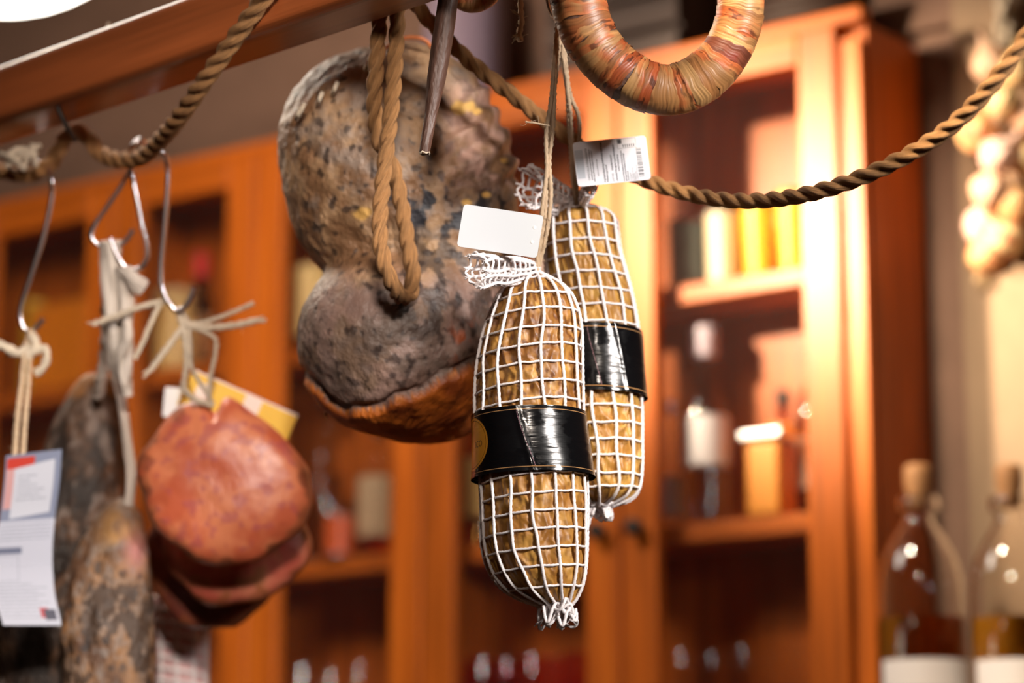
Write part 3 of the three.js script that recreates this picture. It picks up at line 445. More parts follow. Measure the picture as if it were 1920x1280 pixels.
// ---------------------------------------------------------------- the big ham
{
  const D = 2.7, s = D / FPX, c = at(735, 440, D), P = (x, y) => onz(x, y, c.z).sub(c);   // local offsets of photo positions at the ham's middle
  const up = P(742, 320), lo = P(735, 640), rt = P(860, 470), sh = P(640, 250), lw = P(820, 690);
  const W = (q) => { const d = (q.z + c.z - EYE.z), w = q.clone().add(c).sub(EYE), z = w.dot(FW); return [960 + FPX * w.x / z, 640 - FPX * w.dot(UPV) / z]; };
  const sdf = (q) => {
    let d = ell(q, up.x, up.y, 0, 214 * s, 245 * s, 0.115); d = smin(d, ell(q, sh.x, sh.y, -0.01, 105 * s, 120 * s, 0.08), 0.03);
    d = smin(d, ell(q, lo.x, lo.y, 0.012, 172 * s, 172 * s, 0.105), 0.018); d = smin(d, ell(q, rt.x, rt.y, -0.01, 100 * s, 220 * s, 0.085), 0.04); d = smin(d, ell(q, lw.x, lw.y, -0.01, 110 * s, 115 * s, 0.085), 0.035);
    return d;
  };
  const lip = (x) => { const k = [[560, 690], [590, 722], [618, 752], [650, 768], [690, 762], [722, 760], [742, 742], [790, 735], [830, 703], [870, 690], [960, 640]]; for (let i = 0; i < k.length - 1; i++) if (x < k[i + 1][0]) return mix(k[i][1], k[i + 1][1], clamp((x - k[i][0]) / (k[i + 1][0] - k[i][0]))); return 640; };
  const ridge = (x, y) => sm(810, 870, x) * sm(130, 180, y) * (1 - sm(330, 370, y));
  const geo = blob(c, 92, sdf, 0.4, (q, d) => {
    const [x, y] = W(q), fr = d.z > -0.2 ? 1 : 0; let e = 0.007 * fbm(q.x * 14, q.y * 14, q.z * 14, 4) + 0.003 * fbm(q.x * 60, q.y * 60, q.z * 60, 3);
    e += 0.0036 * ridge(x, y) * Math.sin((x * 0.55 + y * 0.8 + 14 * N3(q.x * 25, q.y * 25, 1)) * 0.14); // wrinkled skin
    e -= 0.010 * Math.exp(-((x - 748) ** 2 + (y - 555) ** 2) / 700) * fr; e -= 0.004 * Math.exp(-((x - 850) ** 2 / 2600 + (y - 385) ** 2 / 500)) * fr;
    const l = y - lip(x) - 5 * N3(q.x * 60, 2, 5); e += fr * (0.006 * sm(-1, 3, l) - 0.004 * Math.exp(-((l + 6) ** 2) / 40)); return e;
  }, (q, d) => {
    const [x, y] = W(q), fr = d.z > -0.35, n1 = fbm(q.x * 22, q.y * 22, q.z * 22, 4), n2 = fbm(q.x * 55 + 5, q.y * 55, q.z * 55, 3), n3 = N3(q.x * 120, q.y * 95, q.z * 120), n4 = fbm(q.x * 11 + 9, q.y * 11, q.z * 11, 3);
    const brown = lin(126, 92, 64), tan = lin(172, 138, 104), grey = lin(138, 124, 114), lilac = lin(132, 108, 102), dark = lin(38, 26, 24), navy = lin(40, 42, 50), pink = lin(196, 156, 140), fat = lin(222, 176, 100), skin = lin(176, 92, 26), deep = lin(112, 44, 10);
    let k = mix3(brown, tan, sm(-0.2, 0.22, n1 + 0.4 * n4)); k = mix3(k, grey, sm(-0.12, 0.2, n4 + 0.5 * n2) * 0.75);
    if (y > 480) k = mix3(k, mix3(lilac, lin(78, 62, 58), sm(-0.05, 0.2, n1)), 0.75 * sm(480, 560, y));
    k = mix3(k, dark, sm(0.3, 0.46, n3 + 0.7 * n2) * 0.75); k = mix3(k, navy, sm(0.02, 0.14, n2 + 0.25 * n1) * 0.95 * sm(1.25, 0.85, Math.hypot((x - 850) / 95, (y - 385) / 62) + n1));
    k = mix3(k, dark, 0.7 * sm(-0.02, 0.12, n1 + n2) * sm(1.2, 0.8, Math.hypot((x - 850) / 120, (y - 560) / 125) + n4)); k = mix3(k, lin(92, 62, 44), 0.75 * sm(-0.06, 0.1, n4 + 0.5 * n2) * sm(1.15, 0.85, Math.hypot((x - 880) / 95, (y - 270) / 90) + n1));
    k = mix3(k, pink, 0.8 * ridge(x, y) * sm(-0.25, 0.15, n1 + 0.5 * n2)); k = mix3(k, tan, 0.7 * sm(-0.1, 0.1, n1) * Math.exp(-(((x - 790) / 60) ** 2 + ((y - 130) / 60) ** 2)));
    for (const [fx, fy, fr2] of [[862, 205, 16], [880, 200, 12], [893, 208, 9], [678, 400, 15], [912, 365, 9], [875, 380, 8], [945, 300, 7]]) k = mix3(k, fat, sm(1.3, 0.7, Math.hypot(x - fx, (y - fy) * 1.3) / fr2 + 0.8 * n2));
    k = mix3(k, lin(176, 84, 34), 0.8 * sm(0.0, 0.12, n2) * Math.exp(-(((x - 868) / 24) ** 2 + ((y - 640) / 34) ** 2)));
    const l = y - lip(x) - 5 * N3(q.x * 60, 2, 5); if (l > 0) k = mix3(mix3(skin, deep, sm(-0.15, 0.2, n1 + 0.5 * N3(q.x * 9, q.y * 9, 3)) * 0.8), lin(196, 120, 52), sm(10, 2, l) * 0.7);
    const edge = d.x < -0.1 && y > 240 && y < 600 ? sm(0.06, 0.03, d.z + 0.1 * n2) : 0; k = mix3(k, skin, edge); if (d.z < -0.35) k = mix3(skin, deep, sm(-0.2, 0.2, n1));
    return k;
  }, 5);
  const g = thing('big_ham', 'large grey-brown mouldy ham hanging in rope behind the salamis', 'ham', onz(735, 815, c.z)); part(g, 'meat', geo, M.ham);
  const hang = px([[700, 108, 2.68], [730, 84, 2.66], [765, 70, 2.66], [795, 74, 2.66], [812, 92, 2.67]]); part(g, 'skin_edge', tube(hang, 0.0022), plain(0.55, 0.16, 0.05, 0.5));
  const bits = [[690, 118], [628, 165], [600, 184], [566, 205], [560, 212]]; for (const [x, y] of bits) part(g, 'fat_string', twineGeo([at(x - 5, y + 12, 2.635), at(x, y, 2.62), at(x + 4, y - 10, 2.63)], 0.0022), M.twinePale);
  part(g, 'skin_shred', frayGeo(at(609, 768, 2.66), V(0, -1, 0.2), 5, 0.01, 0.0015), plain(0.6, 0.28, 0.08, 0.6));
}

// ---------------------------------------------------------------- hooks and meats under the far end of the beam
const wire = (g, list, d, r = 5) => part(g, 'wire', tube(px(list, d), r * 2.88 / FPX, { step: 0.003, radial: 12 }), M.steel);
{
  const a = thing('meat_hook', 'long bent steel hook with a knotted string, at the end of the rope', 'hook', at(58, 622, 2.89)); wire(a, [[70, 305, 2.93], [88, 312, 2.9], [97, 334], [98, 362], [82, 440], [57, 520], [40, 572], [38, 596], [45, 615], [58, 622], [70, 612], [82, 598]], 2.88);
  const b = thing('meat_hook', 'steel hook bent into a triangle that holds the pale strap', 'hook', at(243, 507, 2.87)); wire(b, [[275, 275, 2.84], [262, 262, 2.82], [247, 275, 2.82], [243, 290, 2.83], [246, 315], [254, 360], [266, 420], [276, 460], [275, 485], [262, 503], [243, 507], [228, 492], [214, 465], [207, 446]], 2.84); wire(b, [[246, 318, 2.85], [225, 352], [198, 392], [176, 425], [172, 442], [180, 456], [198, 463], [222, 461], [238, 449], [250, 430]], 2.85, 4.5);
  const c = thing('meat_hook', 'straight steel hook with a string bow above the round red meat', 'hook', at(332, 582, 2.84)); wire(c, [[270, 290, 2.86], [285, 276, 2.83], [303, 282, 2.81], [314, 308], [314, 350], [308, 430], [302, 500], [304, 540], [316, 565], [332, 582], [346, 576], [358, 556], [364, 538]], 2.82);
}
{ // long ham
  const D = 2.97, s = D / FPX, c = at(120, 1080, D), P = (x, y) => onz(x, y, c.z).sub(c), W = (q) => { const w = q.clone().add(c).sub(EYE), z = w.dot(FW); return [960 + FPX * w.x / z, 640 - FPX * w.dot(UPV) / z]; };
  const e = [[186, 752, 50, 55], [168, 820, 72, 90], [150, 920, 88, 120], [125, 1040, 105, 140], [105, 1180, 118, 150], [90, 1320, 110, 130]].map(([x, y, a, b]) => [P(x, y), a * s, b * s]);
  const geo = blob(c, 64, (q) => { let d = 1; for (const [o, a, b] of e) d = smin(d, ell(q, o.x, o.y, 0, a, b, a * 0.85), 0.02); return d; }, 0.5, (q) => 0.02 * fbm(q.x * 14, q.y * 5, q.z * 14, 3) + 0.007 * fbm(q.x * 30, q.y * 20, q.z * 30, 3) + 0.003 * fbm(q.x * 80, q.y * 60, q.z * 80, 3), (q, d) => {
    const [x, y] = W(q), n = fbm(q.x * 28, q.y * 20, q.z * 28, 4), m = fbm(q.x * 70, q.y * 60, q.z * 70, 3); const w2 = fbm(q.x * 12, q.y * 7, q.z * 12, 3); let k = mix3(lin(38, 26, 20), lin(96, 66, 44), sm(-0.2, 0.22, n + 0.6 * w2)); k = mix3(k, lin(132, 118, 110), sm(0.1, 0.24, m + 0.7 * w2) * 0.7); k = mix3(k, lin(26, 18, 14), sm(0.04, 0.2, -m + 0.5 * n) * 0.7); k = mix3(k, lin(150, 96, 34), sm(740, 732, y + 90 * n) * 0.8 * (d.z > -0.5 ? 1 : 0)); return k;
  }, 5);
  const g = thing('cured_ham', 'long dark brown cured ham behind the folded paper label', 'ham', onz(90, 1450, c.z)); part(g, 'meat', geo, M.ham);
  const loop = twineGeo(px([[214, 470, 2.87], [205, 500, 2.88], [200, 560, 2.89], [198, 640, 2.9], [192, 700, 2.92], [186, 740, 2.95]]), 0.006); part(g, 'hanging_cord', loop, M.strap);
}
{ // mouldy piece in front of it with its strap
  const D = 2.86, s = D / FPX, c = at(205, 1150, D), P = (x, y) => onz(x, y, c.z).sub(c), W = (q) => { const w = q.clone().add(c).sub(EYE), z = w.dot(FW); return [960 + FPX * w.x / z, 640 - FPX * w.dot(UPV) / z]; };
  const e = [[222, 985, 42, 55], [214, 1050, 62, 85], [207, 1130, 78, 110], [203, 1220, 88, 120], [200, 1320, 84, 110]].map(([x, y, a, b]) => [P(x, y), a * s, b * s]);
  const geo = blob(c, 64, (q) => { let d = 1; for (const [o, a, b] of e) d = smin(d, ell(q, o.x, o.y, 0, a, b, a * 0.8), 0.015); return d; }, 0.4, (q) => 0.02 * fbm(q.x * 17 + 4, q.y * 5, q.z * 17, 3) + 0.006 * fbm(q.x * 34, q.y * 22, q.z * 34, 3) + 0.003 * fbm(q.x * 90, q.y * 70, q.z * 90, 3), (q, d) => {
    const [x, y] = W(q), n = fbm(q.x * 30, q.y * 22, q.z * 30, 4), m = fbm(q.x * 75, q.y * 60, q.z * 75, 3), f = d.z > -0.3 ? 1 : 0; const w2 = fbm(q.x * 13 + 3, q.y * 8, q.z * 13, 3); let k = mix3(lin(92, 62, 42), lin(156, 114, 76), sm(-0.16, 0.2, n * 0.6 + w2)); k = mix3(k, lin(126, 116, 110), sm(0, 0.2, m + 0.3 * n) * 0.6); k = mix3(k, lin(34, 34, 38), sm(0.06, 0.2, w2 - 0.6 * m) * 0.8);
    k = mix3(k, lin(190, 140, 78), f * sm(0.2, -0.1, n) * 0.8 * Math.exp(-(((x - 225) / 35) ** 2 + ((y - 1000) / 50) ** 2))); k = mix3(k, lin(190, 120, 116), f * 0.8 * Math.exp(-(((x - 255) / 20) ** 2 + ((y - 1030) / 35) ** 2))); return k;
  }, 5);
  const g = thing('cured_neck', 'mouldy grey-brown cured piece hanging from the pale cloth strap', 'ham', onz(200, 1430, c.z)); part(g, 'meat', geo, M.ham);
  part(g, 'strap', sweep(px([[206, 452, 2.85], [210, 520, 2.855], [214, 600, 2.86], [216, 660, 2.87], [226, 740, 2.9], [240, 830, 2.9], [246, 890, 2.885], [240, 950, 2.87]]), (t, th, q) => (20 - 11 * sm(0.3, 0.6, t)) * s * (1 + 0.25 * Math.sin(th * 3 + q * 60) * 0.5 + 0.12 * N3(th, q * 60, 2)), { radial: 20, step: 0.003, uvScale: [6, 2] }), M.strap);
  part(g, 'strap', sweep(px([[228, 500, 2.84], [236, 540, 2.845], [238, 610, 2.85], [234, 680, 2.86], [238, 740, 2.87]]), (t, th, q) => 13 * s * (1 + 0.2 * Math.sin(th * 2 + q * 80) + 0.15 * N3(th, q * 80, 6)), { radial: 16, step: 0.003, uvScale: [6, 2] }), M.strap);
  part(g, 'strap_knot', sweep(px([[236, 508, 2.84], [252, 528, 2.83], [268, 540, 2.835]]), (t, th, q) => 15 * s * (1 + 0.2 * Math.sin(th * 2 + q * 160)), { radial: 14, step: 0.003, uvScale: [6, 2] }), M.strap);
}
// three round pressed pieces, one behind the other
function round(label, x0, y0, D, rx, ry, rz, tone, sN) {
  const s = D / FPX, c = at(x0, y0, D), W = (q) => { const w = q.clone().add(c).sub(EYE), z = w.dot(FW); return [960 + FPX * w.x / z, 640 - FPX * w.dot(UPV) / z]; };
  const geo = blob(c, 72, (q) => { const a = Math.hypot(q.x / (rx * s), q.y / (ry * s)), b = Math.abs(q.z) / rz, d = (Math.pow(Math.pow(a, 2.5) + Math.pow(b, 2.5), 1 / 2.5) - 1) * 0.03; return -smin(-d, -((q.x * 0.74 + q.y * 0.67) - 0.78 * ry * s), 0.03); }, 0.35, (q, d) => { const n = fbm(q.x * 15 + sN, q.y * 15, q.z * 15, 3), f = Math.abs(N3(q.x * 18 + q.y * 9 + sN, q.y * 20 - q.x * 7, 4)); const [x, y] = W(q); return 0.006 * n + 0.022 * fbm(q.x * 7 + sN, q.y * 7, q.z * 7, 2) + 0.0015 * Math.sin(Math.atan2(q.y, q.x) * 9 + 3 * n) * sm(0.6, 1, Math.hypot(q.x / (rx * s), q.y / (ry * s))) - 0.018 * Math.exp(-(((x - 398) / 16) ** 2 + ((y - (y0 - ry + 8)) / 40) ** 2)); }, (q, d) => {
    const n = fbm(q.x * 24 + sN, q.y * 24, q.z * 24, 4), m = fbm(q.x * 60, q.y * 60 + sN, q.z * 60, 3), a = Math.hypot(q.x / (rx * s), q.y / (ry * s)); let k = mix3(tone[0], tone[1], sm(-0.18, 0.2, n)); k = mix3(k, tone[2], sm(0.04, 0.2, m + 0.3 * n) * 0.6); const crust = sm(0.86, 0.98, a + 0.3 * n + 0.25 * m); k = mix3(k, lin(146, 80, 48), crust * 0.8); k = mix3(k, lin(96, 56, 34), 0.7 * sm(-0.05, 0.1, m) * sm(0.93, 1.05, a + 0.3 * n)); return k;
  }, 4);
  const g = thing('pressed_meat', label, 'cured meat', c.clone().add(V(0, -ry * s, 0)), null); part(g, 'meat', geo, M.meat); return g;
}
const round1 = round('round salmon-red pressed meat on top of two darker ones', 428, 898, 2.842, 164, 166, 0.034, [lin(200, 98, 66), lin(222, 132, 92), lin(176, 84, 90)], 1);
round('middle round of pressed meat, half hidden under the salmon-red one', 446, 985, 2.908, 148, 152, 0.028, [lin(176, 82, 66), lin(198, 116, 90), lin(150, 100, 54)], 5);
round('lowest and darkest of the three rounds of pressed meat', 402, 1042, 2.966, 126, 136, 0.026, [lin(112, 54, 44), lin(140, 78, 60), lin(100, 58, 44)], 9);
{ const T = (n, l, r, h = 6) => part(round1, n, twineGeo(px(l, 2.83), r * 0.72 * 2.83 / FPX, h), M.twinePale), F = (x, y, dx, dy) => part(round1, 'frayed_end', frayGeo(at(x, y, 2.83), V(dx, dy, 0), 7, 0.012, 0.002), M.twinePale);
  T('string', [[330, 575], [344, 618], [350, 680], [346, 730], [372, 752], [398, 760]], 8); T('string', [[340, 580], [352, 605], [356, 640], [360, 690], [392, 742], [400, 762]], 6);
  T('bow_end', [[318, 562], [300, 566], [262, 576], [225, 590], [190, 602]], 8); F(188, 603, -1, -0.2); T('bow_end', [[312, 558], [296, 578], [280, 612], [266, 645], [252, 672]], 7); T('bow_end', [[346, 608], [330, 630], [306, 662], [282, 694]], 8); F(283, 693, -0.7, -0.6);
  T('bow_end', [[346, 604], [372, 606], [420, 592], [476, 568]], 6); T('bow_end', [[346, 608], [390, 614], [440, 610], [484, 600]], 9); F(480, 601, 1, 0.1); T('bow_end', [[352, 612], [384, 622], [404, 636], [404, 664], [396, 700], [392, 740]], 6); }
card('yellow and white striped label behind the top of the round meat', 'striped_label', at(445, 770, 2.895), 215 * 2.895 / FPX, 78 * 2.895 / FPX, 0.1, -0.41, std({ color: col(1, 1, 1), roughness: 0.45, map: (() => { const c = document.createElement('canvas'); c.width = 256; c.height = 96; const x = c.getContext('2d'); x.fillStyle = '#f2c40c'; x.fillRect(0, 0, 256, 96); x.fillStyle = '#f6e6dc'; x.fillRect(132, 0, 40, 96); x.fillRect(24, 20, 34, 60); x.fillRect(0, 0, 256, 5); x.fillRect(0, 88, 256, 8); const t = new THREE.CanvasTexture(c); t.colorSpace = THREE.SRGBColorSpace; return t; })() }), 0.001);
card('small white card corner beside the striped label', 'small_label', at(334, 755, 2.9), 54 * 2.9 / FPX, 56 * 2.9 / FPX, 0.2, -0.08, plain(0.8, 0.86, 0.92, 0.4), 0.001);
{ // folded paper label on strings
  const g = thing('folded_label', 'folded paper label with red corner and small print hanging on string', 'label', at(58, 1172, 2.8)); g.userData.local = false;
  const c = document.createElement('canvas'); c.width = 360; c.height = 1024; const x = c.getContext('2d'); x.fillStyle = '#e6e8f2'; x.fillRect(0, 0, 360, 1024); x.fillStyle = '#9aa2b8'; x.fillRect(0, 0, 360, 400); x.fillStyle = '#e8432f'; x.fillRect(10, 20, 180, 66); x.fillStyle = '#f3b8b2'; x.fillRect(10, 86, 66, 240);
  x.fillStyle = '#eef0f6'; x.beginPath(); x.moveTo(62, 86); x.lineTo(320, 50); x.lineTo(320, 360); x.lineTo(62, 388); x.fill(); for (let i = 0; i < 6; i++) printRow(x, 90, 130 + i * 28, 150 + 140 * rnd(), 9, '#8b90a0'); for (let i = 0; i < 5; i++) printRow(x, 20, 420 + i * 22, 340, 8, '#9a9fae'); x.fillStyle = '#7c839a'; x.fillRect(0, 560, 170, 38); x.strokeStyle = '#a6abba'; x.lineWidth = 3; x.strokeRect(10, 610, 140, 150);
  for (let i = 0; i < 10; i++) printRow(x, 10, 775 + i * 22, 220 + 100 * rnd(), 8, '#9a9fae'); x.fillStyle = '#d8404a'; x.fillRect(250, 920, 50, 60); x.fillStyle = '#3a3c58'; x.fillRect(272, 930, 70, 62); const t = new THREE.CanvasTexture(c); t.colorSpace = THREE.SRGBColorSpace;
  const L = interp([[843, 12, 8], [900, 8, 4], [968, 0, 0], [1050, -12, 0], [1120, -8, 6], [1172, 6, 14]]), Rr = interp([[843, 116, 8], [900, 112, 4], [968, 103, 0], [1040, 98, 0], [1100, 101, 5], [1168, 115, 14]]);
  const sheet = (dz) => grid(12, 40, (u, v) => { const y = mix(848, 1172, v) + (u - 0.5) * -12 * (1 - v), [l, z] = L(y), [r] = Rr(y); return [at(mix(l, r, u), y, 2.8 - z * 0.0007 + dz + 0.01 * (u - 0.5)), u, 1 - v]; });
  part(g, 'paper', sheet(0), std({ color: col(0.56, 0.57, 0.62), map: t, roughness: 0.5, side: THREE.DoubleSide })); part(g, 'backing_sheet', sheet(0.0008), M.white);
  for (const l of [[[58, 618, 2.87], [48, 650, 2.86], [40, 720, 2.85], [32, 790, 2.83], [27, 862, 2.81]], [[60, 620, 2.87], [56, 660, 2.86], [52, 730, 2.85], [46, 800, 2.83], [42, 860, 2.81]]]) part(g, 'string', twineGeo(px(l), 5 * 2.85 / FPX, 4), M.twine);
  for (const [l, r] of [[[[58, 650], [30, 662], [10, 650], [-20, 645]], 9], [[[50, 662], [80, 652], [88, 662], [80, 690], [66, 700]], 8], [[[40, 668], [60, 660], [84, 652]], 8], [[[60, 625], [66, 650], [50, 668]], 9]]) part(g, 'bow_end', twineGeo(px(l, 2.86), r * 2.86 / FPX, 4), M.twinePale);
}
{ // pink sausage in a coarse white net
  const D = 3.07, s = D / FPX, c = at(338, 1300, D), g = thing('netted_sausage', 'pale pink sausage in white netting under the round meats', 'sausage', at(338, 1480, D)); 
  part(g, 'meat', sweep([at(330, 1080, D), at(334, 1140, D), at(338, 1240, D), at(340, 1340, D), at(340, 1470, D)], (t, th, q) => 50 * s * Math.sqrt(Math.max(0.02, 1 - Math.pow(Math.abs(t * 2 - 1), 5))) * (1 + 0.04 * N3(th, q * 40, 1)), { radial: 32, step: 0.004 }), plain(0.74, 0.46, 0.46, 0.5));
  for (let k = 0; k < 10; k++) { const th = k / 10 * 6.283; part(g, 'net_cord', cord(Array.from({ length: 12 }, (_, i) => at(338, 1120 + i * 30, D).add(V(Math.sin(th) * 51 * s, 0, Math.cos(th) * 51 * s))), 4 * s), M.net); }
  for (let k = 0; k < 15; k++) part(g, 'net_ring', cord(Array.from({ length: 24 }, (_, i) => { const th = i / 24 * 6.283; return at(338, 1128 + k * 22 + 8 * Math.sin(th), D).add(V(Math.sin(th) * 51.5 * s, 0, Math.cos(th) * 51.5 * s)); }), 3.5 * s, { closed: true }), M.net);
}

// ---------------------------------------------------------------- what stands in the cabinet
const shelfSpot = (pxX, k, off = -0.085) => { const s = cab(pxX, 640, off).s; return room(s, SHELF[k] + 0.0151, off); };
const sized = (pxW) => pxW * 3.95 / FPX;
const liquidMat = (r, g, b) => std({ color: col(1, 1, 1), transmission: 1, roughness: 0.02, thickness: 0.05, ior: 1.34, attenuationColor: col(r, g, b), attenuationDistance: 0.03 });
const amber = liquidMat(0.9, 0.36, 0.03), golden = std({ color: col(1, 1, 1), transmission: 1, roughness: 0.02, thickness: 0.05, ior: 1.34, attenuationColor: col(0.98, 0.6, 0.06), attenuationDistance: 0.09 }), tintGlass = (r, g, b) => std({ color: col(r, g, b), transmission: 1, roughness: 0.03, thickness: 0, ior: 1.5 });
function bottle(name, label, p, H, R, o = {}) {
  const g = thing(name, label, 'bottle', p, o.group); g.userData.local = true;
  const nk = o.neck ?? R * 0.32, sh = o.shoulder ?? 0.58, nh = o.neckAt ?? 0.74, cap = o.cap ?? 0.1;
  const prof = [[0, 0.003], [R * 0.86, 0.001], [R * 0.97, 0.005], [R, 0.014], [R, H * sh * 0.9], [R * 0.97, H * sh], [R * 0.8, H * (sh + (nh - sh) * 0.45)], [nk * 1.15, H * nh], [nk, H * (nh + 0.03)], [nk, H * (1 - cap)], [nk * 1.15, H * (1 - cap) + 0.001], [nk * 1.15, H * (1 - cap) + 0.008], [nk * 0.8, H * (1 - cap) + 0.009]];
  lpart(g, 'glass_body', lathe(prof, 36), o.glass ?? M.glass);
  if (o.liquid) { const f = o.fill ?? 0.55; lpart(g, 'liquid', lathe([[0, 0.006], [R * 0.9, 0.006], [R * 0.94, 0.014], [R * 0.94, H * Math.min(f, sh)], ...(f > sh ? [[R * 0.72, H * f]] : []), [0, H * f]], 32), o.liquid); }
  if (o.label) { const [a, b, m] = o.label, lg = new THREE.CylinderGeometry(R + 0.0008, R + 0.0008, H * (b - a), 40, 1, true, 0, o.wrap ?? 6.283); lg.translate(0, H * (a + b) / 2, 0); if (o.wrap) lg.rotateY(-o.wrap / 2 + (o.face ?? 0.4)); lpart(g, 'paper_label', lg, m); }
  if (o.capMat !== null) { const y = H * (1 - cap) + 0.004, h = H * cap; lpart(g, o.capName ?? 'cap', lathe([[0, y + h], [nk * 1.22 * (o.capWide ?? 1), y + h], [nk * 1.32 * (o.capWide ?? 1), y + h * 0.9], [nk * 1.32 * (o.capWide ?? 1), y + 0.002], [nk * 0.9, y]], 24), o.capMat ?? M.black); }
  return g;
}
function tin(name, label, category, p, H, R0, R1, m, rim, group) {   // canister with rolled rims
  const g = thing(name, label, category, p, group); g.userData.local = true; lpart(g, 'body', lathe([[0, 0.001], [R0 * 0.96, 0.001], [R0, 0.005], [R1, H - 0.006], [R1 * 0.96, H - 0.002], [0, H - 0.003]], 36), m);
  if (rim) for (const [r, y] of [[R0, 0.004], [R1, H - 0.006]]) lpart(g, 'rim', new THREE.TorusGeometry(r, 0.0022, 8, 36).rotateX(Math.PI / 2).translate(0, y, 0), rim); return g;
}
function stemGlass(label, p, H, R, group, m = M.glass) {
  const g = thing('wine_glass', label, 'glass', p, group); g.userData.local = true;
  lpart(g, 'bowl', lathe([[0.004, H * 0.42], [R * 0.5, H * 0.45], [R * 0.92, H * 0.56], [R, H * 0.7], [R * 0.86, H], [R * 0.84, H], [R * 0.97, H * 0.7], [R * 0.88, H * 0.57], [0.001, H * 0.44]], 32), m);
  lpart(g, 'stem', lathe([[R * 0.8, 0.001], [R * 0.8, 0.003], [0.006, 0.008], [0.004, 0.03], [0.004, H * 0.43]], 24), m); return g;
}
const creamLabel = plain(0.86, 0.78, 0.62, 0.6), whiteLabel = plain(0.86, 0.82, 0.84, 0.55), yellowM = plain(0.86, 0.47, 0.02, 0.4), orangeM = plain(0.72, 0.2, 0.02, 0.45);
// upper shelf behind the end door
tin('blue_tin', 'blue-grey round tin with dark red rims on the upper shelf', 'tin', shelfSpot(1292, 0), 0.118, 0.029, 0.031, plain(0.17, 0.23, 0.3, 0.35), plain(0.35, 0.03, 0.06, 0.4));
tin('cream_tin', 'cream tin next to the blue-grey one on the upper shelf', 'tin', shelfSpot(1361, 0), 0.12, 0.026, 0.028, plain(0.62, 0.52, 0.33, 0.4), plain(0.4, 0.42, 0.38, 0.4));
for (const [x, h, l] of [[1428, 0.122, 'shorter of the two bright yellow canisters on the upper shelf'], [1493, 0.134, 'taller bright yellow canister at the end of the upper shelf']]) tin('yellow_canister', l, 'canister', shelfSpot(x, 0), h, 0.021, 0.0265, yellowM, orangeM, 'yellow canisters on the upper shelf');
// middle shelf behind the end door
bottle('gin_bottle', 'tall clear bottle with white label and pale cap on the middle shelf', shelfSpot(1320, 1, -0.08), 0.305, 0.036, { label: [0.3, 0.55, whiteLabel], neck: 0.013, sh: 0.56, capMat: plain(0.72, 0.62, 0.72, 0.35), cap: 0.16, capWide: 1.25, liquid: liquidMat(0.95, 0.95, 0.98), fill: 0.5 });
bottle('small_bottle', 'small clear bottle at the dark end of the middle shelf', shelfSpot(1256, 1, -0.1), 0.2, 0.022, { label: [0.12, 0.42, plain(0.5, 0.48, 0.48, 0.6)], capMat: M.silver });
{ const p = shelfSpot(1442, 1, -0.055), g = thing('orange_jar', 'square orange jar with a shiny flat lid on the middle shelf', 'jar', p, null, TURN); lpart(g, 'body', board(0.056, 0.112, 0.056, 'y', 0.006).translate(0, 0.056, 0), plain(0.78, 0.28, 0.02, 0.35)); lpart(g, 'lid', board(0.076, 0.016, 0.07, 'x', 0.005).translate(0, 0.121, 0), M.silver); }
bottle('amber_bottle', 'amber bottle with cream label standing against the end stile', shelfSpot(1522, 1, -0.125), 0.29, 0.026, { label: [0.16, 0.42, creamLabel], glass: tintGlass(0.55, 0.2, 0.06), liquid: amber, fill: 0.55, capMat: plain(0.55, 0.42, 0.3, 0.4) });
bottle('squat_bottle', 'squat orange bottle with black cap behind the orange jar', shelfSpot(1466, 1, -0.125), 0.2, 0.026, { neckAt: 0.8, shoulder: 0.66, label: [0.5, 0.75, orangeM], glass: tintGlass(0.6, 0.25, 0.08), capMat: M.black, cap: 0.12 });
// lower shelf: glasses
[[1262, 0.06], [1318, 0.115], [1375, 0.06], [1432, 0.115], [1488, 0.06], [1540, 0.115]].forEach(([x, o], i) => stemGlass(['first', 'second', 'third', 'fourth', 'fifth', 'sixth'][i] + ' clear wine glass on the lower shelf behind the end door, from the dark side', shelfSpot(x, 2, -o), 0.178, 0.026, 'wine glasses behind the end door'));
// next door
bottle('cream_bottle', 'squat pale pink bottle on the upper shelf behind the salami twine', shelfSpot(1048, 0, -0.08), 0.19, 0.04, { glass: plain(0.84, 0.6, 0.52, 0.35), shoulder: 0.66, neckAt: 0.82, neck: 0.02, capMat: plain(0.85, 0.7, 0.62, 0.4) });
bottle('yellow_bottle', 'honey-yellow bottle beside the double stile on the middle shelf', shelfSpot(905, 1, -0.08), 0.24, 0.034, { glass: tintGlass(0.9, 0.65, 0.3), label: [0.2, 0.6, plain(0.78, 0.48, 0.14, 0.5)], capMat: M.black });
bottle('dark_bottle', 'dark wine bottle on the middle shelf behind the salamis', shelfSpot(1010, 1, -0.09), 0.29, 0.036, { glass: plain(0.02, 0.02, 0.015, 0.1), capMat: plain(0.2, 0.03, 0.03, 0.4) });
const rose = tintGlass(0.95, 0.66, 0.72); [[900, 0.06], [945, 0.115], [990, 0.06], [1035, 0.115], [1080, 0.06]].forEach(([x, o], i) => stemGlass(['first', 'second', 'third', 'fourth', 'fifth'][i] + ' pink-tinted wine glass below the salamis, from the double stile', shelfSpot(x, 2, -o), 0.185, 0.026, 'pink wine glasses', rose));
